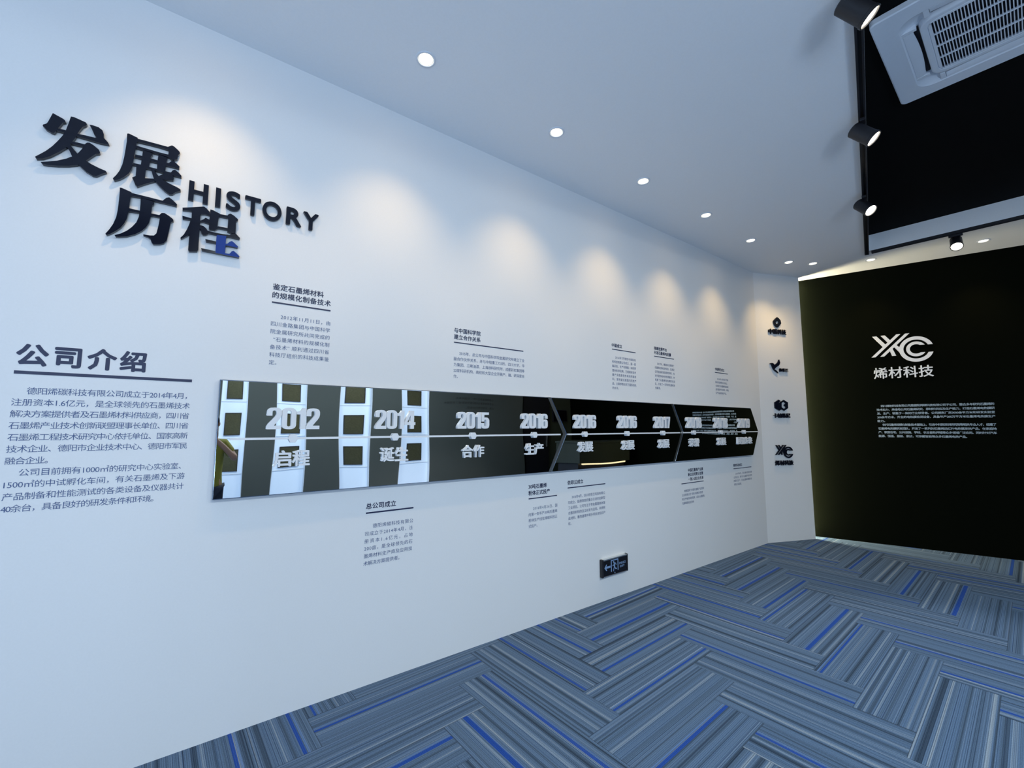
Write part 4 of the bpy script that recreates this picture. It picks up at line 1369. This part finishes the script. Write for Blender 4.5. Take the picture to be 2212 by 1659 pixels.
print_on('arrow', [[(2.9457, 0.2824), (2.968, 0.309), (2.980, 0.309), (2.970, 0.292), (3.024, 0.292), (3.024, 0.275), (2.970, 0.275), (2.981, 0.257), (2.969, 0.257)]])
print_on('doorway', [[(3.030, 0.238), (3.040, 0.238), (3.040, 0.3275), (3.030, 0.337)], [(3.030, 0.337), (3.040, 0.3275), (3.118, 0.3275), (3.129, 0.337)],
                     [(3.129, 0.337), (3.118, 0.3275), (3.118, 0.238), (3.129, 0.238)]])
hd = [(3.066 + 0.0075 * math.cos(2 * PI * i / 14), 0.3165 + 0.0075 * math.sin(2 * PI * i / 14)) for i in range(14)]
print_on('running_figure', [hd, [(3.066, 0.309), (3.082, 0.311), (3.088, 0.300), (3.083, 0.275), (3.070, 0.272), (3.066, 0.290)],
                            [(3.070, 0.304), (3.062, 0.292), (3.050, 0.288), (3.049, 0.282), (3.063, 0.284), (3.074, 0.295)],
                            [(3.082, 0.310), (3.096, 0.303), (3.103, 0.287), (3.098, 0.285), (3.091, 0.297), (3.082, 0.301)],
                            [(3.070, 0.274), (3.080, 0.274), (3.072, 0.258), (3.066, 0.238), (3.058, 0.239), (3.063, 0.258)],
                            [(3.076, 0.276), (3.084, 0.275), (3.092, 0.261), (3.108, 0.258), (3.107, 0.250), (3.087, 0.252)]])
ms = [fit_text('安全出口', 3.139, 3.226, 0.281, 0.303, 0.0004, 0.02), fit_text('EXIT', 3.150, 3.212, 0.255, 0.272, 0.0004, 0.02)]
link('lettering', to_wall(join(ms), 1, FO), M_SIGNBLUE, e)
bm = bmesh.new()
add_prism(bm, [(3.0796 + 0.005 * math.cos(2 * PI * i / 16), 0.2245 + 0.005 * math.sin(2 * PI * i / 16)) for i in range(16)], 0, 0.0015)
link('indicator', to_wall(finish(bm), 1, FO), M_SIGNBLUE, e)

# ------------------------------------------------------------------ emblems on the angled wall and the black wall
def arc_band(cx, cy, ro, ri, y_hi, y_lo, n=40):
    """C-shaped band cut level at y_hi and y_lo on its right side."""
    a0, a1 = math.asin((y_hi - cy) / ro), 2 * PI + math.asin((y_lo - cy) / ro)
    b0, b1 = math.asin((y_hi - cy) / ri), 2 * PI + math.asin((y_lo - cy) / ri)
    o = [(cx + ro * math.cos(a0 + (a1 - a0) * i / n), cy + ro * math.sin(a0 + (a1 - a0) * i / n)) for i in range(n + 1)]
    i_ = [(cx + ri * math.cos(b0 + (b1 - b0) * i / n), cy + ri * math.sin(b0 + (b1 - b0) * i / n)) for i in range(n + 1)]
    return o + i_[::-1]


XCP = [[(0.7054, 2.6935), (0.7480, 2.6935), (0.8390, 2.5652), (0.8092, 2.539)],
       [(0.9460, 2.6965), (0.9880, 2.6965), (0.7230, 2.4165), (0.6810, 2.4165)],
       [(0.7900, 2.6965), (0.8320, 2.6965), (0.8845, 2.6224), (0.8575, 2.5961)],
       [(1.0320, 2.6965), (1.0740, 2.6965), (0.8110, 2.4185), (0.7690, 2.4185)],
       [(0.8707, 2.487), (0.8971, 2.515), (0.9280, 2.4185), (0.8880, 2.4185)],
       [(0.9137, 2.5341), (0.9396, 2.556), (0.9950, 2.4900), (0.9880, 2.4200)],
       arc_band(1.125, 2.486, 0.163, 0.122, 2.5335, 2.437), arc_band(1.125, 2.487, 0.095, 0.061, 2.5350, 2.439)]


def prisms(polys, depth):
    bm = bmesh.new()
    for i, pl in enumerate(polys):
        add_prism(bm, pl, 0, depth + 0.00004 * i)
    return finish(bm)


def logo(k, label, emblem_me, text, box, m, off=0.004, depth=0.016, tb=0.02, cat='emblem', group='raised company emblems'):
    a, b, c, d = bounds(emblem_me)
    e = thing('wall_emblem', wall_pt(k, (a + b) / 2, 0, box[2]), label, cat, group)
    link('symbol', to_wall(emblem_me, k, off), m, e)
    n = len(text)
    w = (box[1] - box[0]) / n
    ms = [fit_text(c_, box[0] + w * i + w * 0.03, box[0] + w * (i + 1) - w * 0.03, box[2], box[3], depth, tb) for i, c_ in enumerate(text)]
    link('lettering', to_wall(join(ms), k, off), m, e)
    return e


logo(2, 'white raised company emblem of crossed strokes and rings on the black end wall', prisms(XCP, 0.016), '烯材科技', (0.686, 1.270, 2.127, 2.273), M_WACRYL, tb=0.012)
sx = (5.207 - 4.910) / (1.288 - 0.681)
sz = (1.257 - 1.083) / (2.6965 - 2.323)
xs = [[(4.910 + (x - 0.681) * sx, 1.083 + (z - 2.323) * sz) for x, z in pl] for pl in XCP]
logo(3, 'lowest black emblem on the angled white wall, crossed strokes beside a double ring', prisms(xs, 0.014), '烯材科技', (4.900, 5.203, 0.989, 1.053), M_GLOSSBLACK)
L1o = [(5.006, 2.9471), (5.0295, 2.972), (5.0581, 2.9972), (5.0727, 3.0075), (5.0936, 2.9996), (5.1173, 2.9792), (5.1312, 2.9636), (5.1348, 2.9403), (5.1393, 2.9242),
       (5.1215, 2.9024), (5.0925, 2.8745), (5.0714, 2.8609), (5.0518, 2.8679), (5.0237, 2.8935), (5.0135, 2.9134), (5.0099, 2.9323)]
L1h = [(5.0413, 2.9289), (5.0539, 2.9406), (5.0801, 2.9547), (5.1028, 2.9438), (5.0967, 2.9297), (5.0648, 2.9079), (5.0487, 2.9156)]
logo(3, 'topmost black emblem on the angled white wall, a ringed diamond with a pale centre', outline_mesh([L1o, L1h], 0.014), '中碳科技', (4.913, 5.218, 2.767, 2.837), M_GLOSSBLACK)
L2o = [(4.908, 2.3553), (4.9248, 2.3618), (4.9577, 2.362), (4.9733, 2.3498), (4.9807, 2.338), (5.01, 2.3539), (5.038, 2.3738), (5.0529, 2.3959), (5.0558, 2.4122), (5.0676, 2.414),
       (5.0713, 2.3967), (5.0798, 2.3781), (5.0709, 2.3481), (5.0513, 2.3313), (5.0132, 2.3084), (4.9888, 2.2914), (4.9776, 2.2749), (5.0001, 2.2664), (5.022, 2.2497), (5.0403, 2.2289),
       (5.0317, 2.2246), (5.0079, 2.2385), (4.9764, 2.2589), (4.958, 2.2769), (4.9466, 2.3006), (4.9371, 2.327), (4.93, 2.3428), (4.9172, 2.3476), (4.909, 2.3473)]
logo(3, 'second black emblem from the top on the angled white wall, a rising bird', outline_mesh([L2o], 0.014), '依菲兰', (5.056, 5.211, 2.248, 2.294), M_GLOSSBLACK)
L3a = [(4.9465, 1.825), (5.015, 1.8643), (5.0482, 1.8464), (5.0172, 1.8287), (5.0191, 1.7892), (5.0225, 1.747), (5.0546, 1.7369), (5.0476, 1.7315), (5.0184, 1.7154), (4.9474, 1.7501)]
L3b = [(5.0335, 1.8263), (5.1007, 1.8631), (5.1694, 1.8283), (5.1668, 1.7526), (5.0991, 1.7149), (5.048, 1.7368), (5.0327, 1.7511)]
L3h = [(5.0625, 1.8188), (5.0988, 1.8392), (5.1351, 1.8145), (5.1, 1.7902), (5.1344, 1.7642), (5.1024, 1.736), (5.0583, 1.7633)]
logo(3, 'third black emblem from the top on the angled white wall, two joined hexagons', join([outline_mesh([L3a], 0.014), outline_mesh([L3b, L3h], 0.014)]), '卡帕蒂尼', (4.914, 5.199, 1.619, 1.679), M_GLOSSBLACK)


# ------------------------------------------------------------------ across the room: what the mirror plates show
# white display boards on the grey right wall, three framed plaques on each
BOARDS = [(0.10, 0.70, 'leftmost'), (1.27, 1.88, 'second'), (2.53, 3.14, 'third'), (3.80, 4.54, 'rightmost')]
ROWS = [(2.235, 'upper'), (1.560, 'middle'), (0.895, 'lower')]
board0 = None
plaque0 = None
for bi, (x0, x1, nth) in enumerate(BOARDS):
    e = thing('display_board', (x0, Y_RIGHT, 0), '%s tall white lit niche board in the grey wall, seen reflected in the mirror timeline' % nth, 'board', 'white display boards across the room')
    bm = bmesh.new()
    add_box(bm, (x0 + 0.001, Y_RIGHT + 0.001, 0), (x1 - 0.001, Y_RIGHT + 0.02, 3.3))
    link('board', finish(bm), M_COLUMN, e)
    for xa, xb in ((x0 + 0.001, x0 + 0.009), (x1 - 0.009, x1 - 0.001)):
        bm = bmesh.new()
        add_box(bm, (xa, Y_RIGHT + 0.0205, 0), (xb, Y_PIER - 0.002, 3.3))
        link('reveal', finish(bm), M_PLASTIC, e)
    for zc, _ in ROWS:
        bm = bmesh.new()
        add_box(bm, (x0 + 0.01, Y_RIGHT + 0.0205, zc - 0.262), (x1 - 0.01, Y_RIGHT + 0.032, zc - 0.250))
        link('ledge', finish(bm), M_PLASTIC, e)
    xc = (x0 + x1) / 2
    for zc, row in ROWS:
        lab = 'dark framed plaque in the %s row of the %s white board, seen in the mirror' % (row, nth)
        loc = (xc, Y_RIGHT + 0.021, zc)
        if plaque0 is None:
            p = thing('plaque', loc, lab, 'plaque', 'framed plaques on the white boards')
            bm = bmesh.new()
            W_, H_ = 0.190, 0.205
            L = Vector(loc)
            for a, b, c, d in ((-W_, W_, -H_, -H_ + 0.014), (-W_, W_, H_ - 0.014, H_), (-W_, -W_ + 0.014, -H_ + 0.014, H_ - 0.014), (W_ - 0.014, W_, -H_ + 0.014, H_ - 0.014)):
                add_box(bm, (L.x + a, L.y, L.z + c), (L.x + b, L.y + 0.022, L.z + d))
            link('frame', finish(bm), M_BLACKMETAL, p)
            bm = bmesh.new()
            add_box(bm, (L.x - W_ + 0.012, L.y + 0.001, L.z - H_ + 0.012), (L.x + W_ - 0.012, L.y + 0.014, L.z + H_ - 0.012))
            link('plate', finish(bm), M_PLAQUE, p)
            plaque0 = p
        else:
            dup(plaque0, loc, lab)
# text on the grey wall opposite


def opp_text(rows, x0, em, z, pitch):
    ms = []
    for i, t in enumerate(rows):
        me = text_mesh(t)
        for v in me.vertices:
            v.co = Vector((x0 - v.co.x * em, Y_PIER + 0.0015, z - i * pitch + (v.co.y - 0.38) * em))
        ms.append(me)
    return join(ms)


e = thing('wall_text', (6.3, Y_PIER, 1.9), 'black paragraph on the grey wall across the room, seen mirrored above the year 2015', 'wall text')
link('paragraph', opp_text(['石墨烯铝基复合材料，在国内率先', '石墨烯增强复合材料等领域取得了多项技术', '成果，获授权专利20余项。'], 6.34, 0.074, 2.25, 0.128), M_GREYTXT, e)
# reception counter with a lit strip, a black screen and a dark doorway beyond
CX0, CX1, CY0, CY1 = 6.40, 8.02, -4.45, -3.80
e = thing('counter', ((CX0 + CX1) / 2, (CY0 + CY1) / 2, 0), 'dark olive counter with a lit strip below its top, seen in the middle mirror plate', 'counter')
bm = bmesh.new()
add_box(bm, (CX0, CY0, 0.71), (CX1, CY1 + 0.06, 1.15))
link('body', finish(bm, bevel=0.004), M_COUNTER, e)
bm = bmesh.new()
add_box(bm, (CX0 - 0.02, CY0 - 0.02, 1.151), (CX1 + 0.02, CY1 + 0.08, 1.19))
link('counter_top', finish(bm, bevel=0.004), M_COUNTER, e)
bm = bmesh.new()
add_box(bm, (CX0 + 0.06, CY0 + 0.03, 0.001), (CX1 - 0.06, CY1 - 0.04, 0.70))
link('plinth', finish(bm), M_BLACKMETAL, e)
bm = bmesh.new()
add_box(bm, (CX0 + 0.12, CY1 - 0.01, 0.672), (CX1 - 0.10, CY1 + 0.03, 0.709))
link('light_strip', finish(bm), M_LEDSOFT, e)
e = thing('wall_screen', (8.8, Y_RIGHT, 1.82), 'black wall screen across the room, seen reflected beside the first arrow joint', 'screen')
bm = bmesh.new()
add_box(bm, (8.42, Y_RIGHT + 0.003, 1.64), (9.02, Y_RIGHT + 0.05, 2.02))
link('casing', finish(bm, bevel=0.004), M_BLACKMETAL, e)
bm = bmesh.new()
add_box(bm, (8.44, Y_RIGHT + 0.0495, 1.66), (9.00, Y_RIGHT + 0.0515, 2.00))
link('display', finish(bm), M_SIGNFACE, e)
d = bpy.data.objects.new('door_1', None)
COL.objects.link(d)
d['kind'] = 'structure'
bm = bmesh.new()
add_box(bm, (7.50, Y_RIGHT + 0.002, 0.0), (8.32, Y_RIGHT + 0.045, 2.5))
o = link('door_leaf', finish(bm, bevel=0.003), M_BLACKMETAL)
o.parent = d
bm = bmesh.new()
add_box(bm, (8.22, Y_RIGHT + 0.05, 0.95), (8.25, Y_RIGHT + 0.075, 1.25))
o = link('door_handle', finish(bm, bevel=0.004), M_ALU)
o.parent = d

# ------------------------------------------------------------------ the photographer, seen in the left end of the mirror
FWD = Vector((math.cos(A1), math.sin(A1), 0))
FWD3 = Vector((FWD.x * math.cos(0.0986), FWD.y * math.cos(0.0986), math.sin(0.0986)))
RGT = Vector((FWD.y, -FWD.x, 0))
UPV = RGT.cross(FWD3)
PHC = CAM - FWD3 * 0.016 + RGT * 0.045 - UPV * 0.018
R3 = Matrix((RGT, FWD3, UPV)).transposed().to_4x4()
ph = thing('phone', PHC, 'black phone held up sideways by the photographer, seen in the left end of the mirror', 'phone')
bm = bmesh.new()
add_box(bm, (-0.078, -0.004, -0.0375), (0.078, 0.004, 0.0375))
me = finish(bm, bevel=0.0025)
me.transform(Matrix.Translation(PHC) @ R3)
link('case', me, M_BLACKMETAL, ph)
bm = bmesh.new()
add_box(bm, (-0.074, -0.0046, -0.034), (0.074, -0.0040, 0.034))
me = finish(bm)
me.transform(Matrix.Translation(PHC) @ R3)
link('screen', me, M_SIGNFACE, ph)
bm = bmesh.new()
for q in (-0.045, -0.030):
    r_ = bmesh.new()
    add_lathe(r_, [(0.0, 0.0015), (0.0055, 0.0015), (0.006, 0.0)], 20)
    mm = finish(r_, True)
    mm.transform(Matrix.Translation((q - 0.018, 0.004, 0.018)) @ Matrix.Rotation(-PI / 2, 4, 'X'))
    bm.from_mesh(mm)
me = finish(bm)
me.transform(Matrix.Translation(PHC) @ R3)
link('lens', me, M_SIGNFACE, ph)


def skin_mesh(verts, edges, radii, sub=2, root=0):
    me = bpy.data.meshes.new('sk')
    me.from_pydata([tuple(v) for v in verts], edges, [])
    o = bpy.data.objects.new('tmp', me)
    COL.objects.link(o)
    o.modifiers.new('skin', 'SKIN').use_smooth_shade = True
    for i, r in enumerate(radii):
        sv = me.skin_vertices[0].data[i]
        sv.radius = r if isinstance(r, tuple) else (r, r)
        sv.use_root = (i == root)
    s = o.modifiers.new('sub', 'SUBSURF')
    s.levels = s.render_levels = sub
    dg = bpy.context.evaluated_depsgraph_get()
    dg.update()
    out = bpy.data.meshes.new_from_object(o.evaluated_get(dg))
    bpy.data.objects.remove(o, do_unlink=True)
    bpy.data.meshes.remove(me)
    out.polygons.foreach_set('use_smooth', [True] * len(out.polygons))
    return out


# body frame: +y towards the timeline wall
BO = Vector((0.03, -3.08, 0))


def bp(x, y, z):
    return BO + Vector((x, y, z))


HANDR = PHC + RGT * 0.088 - UPV * 0.015 - FWD3 * 0.012     # wrist side of right hand
HANDL = PHC - RGT * 0.088 - UPV * 0.020 - FWD3 * 0.012
WRR, WRL = HANDR + RGT * 0.010 - Vector((0, 0, 0.085)) - FWD * 0.03, HANDL - RGT * 0.015 - Vector((0, 0, 0.085)) - FWD * 0.03
J = {'hem': (bp(0, 0, .76), (.165, .125)), 'pelvis': (bp(0, 0, .88), (.155, .11)), 'waist': (bp(0, 0, 1.0), (.14, .105)), 'chest': (bp(0, .01, 1.18), (.165, .115)), 'upper': (bp(0, 0, 1.30), (.13, .09)),
     'neck': (bp(0, .01, 1.385), .052), 'nek2': (bp(0, .02, 1.43), .050), 'jaw': (bp(0, .045, 1.475), (.056, .066)), 'head': (bp(0, .035, 1.54), (.074, .088)), 'crown': (bp(0, .025, 1.605), (.060, .072)),
     'shR': (bp(.165, 0, 1.315), .056), 'elR': (bp(.315, .10, 1.16), .042), 'wrR': (WRR, .027), 'paR': (HANDR - Vector((0, 0, .035)), (.020, .032)), 'shL': (bp(-.165, 0, 1.315), .056),
     'elL': (bp(-.29, .13, 1.14), .042), 'wrL': (WRL, .027), 'paL': (HANDL - Vector((0, 0, .035)), (.020, .032)),
     'hiR': (bp(.09, 0, .80), .088), 'knR': (bp(.10, .02, .47), .056), 'anR': (bp(.11, 0, .09), .038), 'toR': (bp(.125, .12, .035), .034),
     'hiL': (bp(-.09, 0, .80), .088), 'knL': (bp(-.10, .02, .47), .056), 'anL': (bp(-.11, 0, .09), .038), 'toL': (bp(-.125, .12, .035), .034)}
K = [k for k in J if k != 'hem']
LN = [('pelvis', 'waist'), ('waist', 'chest'), ('chest', 'upper'), ('upper', 'neck'), ('neck', 'nek2'), ('nek2', 'jaw'), ('jaw', 'head'), ('head', 'crown'),
      ('upper', 'shR'), ('shR', 'elR'), ('elR', 'wrR'), ('wrR', 'paR'), ('upper', 'shL'), ('shL', 'elL'), ('elL', 'wrL'), ('wrL', 'paL'),
      ('pelvis', 'hiR'), ('hiR', 'knR'), ('knR', 'anR'), ('anR', 'toR'), ('pelvis', 'hiL'), ('hiL', 'knL'), ('knL', 'anL'), ('anL', 'toL')]
verts = [J[k][0] for k in K]
edges = [(K.index(a), K.index(b)) for a, b in LN]
radii = [J[k][1] for k in K]
# fingers: four round the back edge of the phone and a thumb on the screen side, each hand
for side, hand, sg in (('R', HANDR, 1), ('L', HANDL, -1)):
    palm = K.index('pa' + side)
    base = verts[palm]
    for f in range(4):
        up = -0.020 + f * 0.018
        ln = (0.024, 0.030, 0.031, 0.026)[f]
        a = hand + UPV * (up - 0.004) + RGT * sg * 0.006 + FWD3 * 0.006
        b = hand + UPV * up - RGT * sg * 0.004 + FWD3 * 0.0225
        c = b - RGT * sg * ln * 0.8 + FWD3 * 0.0005
        i0 = len(verts)
        verts += [a, b, c]
        radii += [.0085, .0078, .0066]
        edges += [(palm, i0), (i0, i0 + 1), (i0 + 1, i0 + 2)]
    a = hand - UPV * 0.030 - RGT * sg * 0.004 - FWD3 * 0.016
    b = a - RGT * sg * 0.022 + UPV * 0.012 + FWD3 * 0.004
    c = b - RGT * sg * 0.022 + UPV * 0.010
    i0 = len(verts)
    verts += [a, b, c]
    radii += [.011, .0095, .008]
    edges += [(palm, i0), (i0, i0 + 1), (i0 + 1, i0 + 2)]
per = thing('person', bp(0, 0, 0), 'person in an olive yellow T-shirt raising a phone, seen in the mirror', 'person')
link('body', skin_mesh(verts, edges, radii, 2), M_SKIN, per)


def sub_skin(names, links, grow, extra=None):
    vs = [J[k][0] for k in names]
    rs = [tuple(r + grow for r in (J[k][1] if isinstance(J[k][1], tuple) else (J[k][1],) * 2)) for k in names]
    es = [(names.index(a), names.index(b)) for a, b in links]
    if extra:
        for frm, pt, r in extra:
            vs.append(pt)
            rs.append((r, r))
            es.append((names.index(frm), len(vs) - 1))
    return skin_mesh(vs, es, rs, 2)


eR = J['shR'][0].lerp(J['elR'][0], 0.72)
eL = J['shL'][0].lerp(J['elL'][0], 0.72)
link('shirt', sub_skin(['hem', 'pelvis', 'waist', 'chest', 'upper', 'shR', 'shL'], [('hem', 'pelvis'), ('pelvis', 'waist'), ('waist', 'chest'), ('chest', 'upper'), ('upper', 'shR'), ('upper', 'shL')], 0.016,
                       [('shR', eR, .066), ('shL', eL, .066)]), M_SHIRT, per)
link('trousers', sub_skin(['pelvis', 'hiR', 'knR', 'anR', 'hiL', 'knL', 'anL'], [('pelvis', 'hiR'), ('hiR', 'knR'), ('knR', 'anR'), ('pelvis', 'hiL'), ('hiL', 'knL'), ('knL', 'anL')], 0.013), M_TROUSER, per)
for s in 'RL':
    an, to = J['an' + s][0], J['to' + s][0]
    heel = an + Vector((0, -.035, -.045))
    link('shoe', skin_mesh([heel, an + Vector((0, 0, -.05)), to], [(0, 1), (1, 2)], [(.042, .040), (.046, .044), (.044, .032)], 2), M_SHOE, per)
# hair, nose, ears, eyes, mouth
hc_ = J['head'][0]
bm = bmesh.new()
bmesh.ops.create_uvsphere(bm, u_segments=28, v_segments=18, radius=1.0)
for v in bm.verts:
    n = v.co.copy()
    k = 1.0 + 0.02 * math.sin(n.x * 19 + n.z * 7) * math.sin(n.y * 15)
    v.co = hc_ + Vector((n.x * 0.088 * k, n.y * 0.102 * k - 0.012, n.z * 0.098 * k + 0.024))
bmesh.ops.delete(bm, geom=[v for v in bm.verts if (v.co.y - hc_.y > 0.045 and v.co.z < hc_.z + 0.055) or v.co.z < hc_.z - 0.045 or (v.co.y - hc_.y > -0.01 and v.co.z < hc_.z + 0.01)], context='VERTS')
link('hair', finish(bm, True), M_HAIR, per)
link('nose', skin_mesh([hc_ + Vector((0, .088, .005)), hc_ + Vector((0, .098, -.018)), hc_ + Vector((0, .094, -.030))], [(0, 1), (1, 2)], [.007, .011, .010], 2), M_SKIN, per)
for sg in (-1, 1):
    link('ear', skin_mesh([hc_ + Vector((sg * .080, -.005, .015)), hc_ + Vector((sg * .086, -.010, -.005)), hc_ + Vector((sg * .080, -.005, -.028))], [(0, 1), (1, 2)], [(.006, .014), (.007, .015), (.006, .010)], 2), M_SKIN, per)
    bm = bmesh.new()
    bmesh.ops.create_uvsphere(bm, u_segments=14, v_segments=10, radius=0.0115, matrix=Matrix.Translation(hc_ + Vector((sg * .031, .080, .004))))
    link('eye', finish(bm, True), M_EYE, per)
link('mouth', skin_mesh([hc_ + Vector((-.020, .083, -.056)), hc_ + Vector((0, .089, -.055)), hc_ + Vector((.020, .083, -.056))], [(0, 1), (1, 2)], [.004, .006, .004], 2), M_SKIN, per)
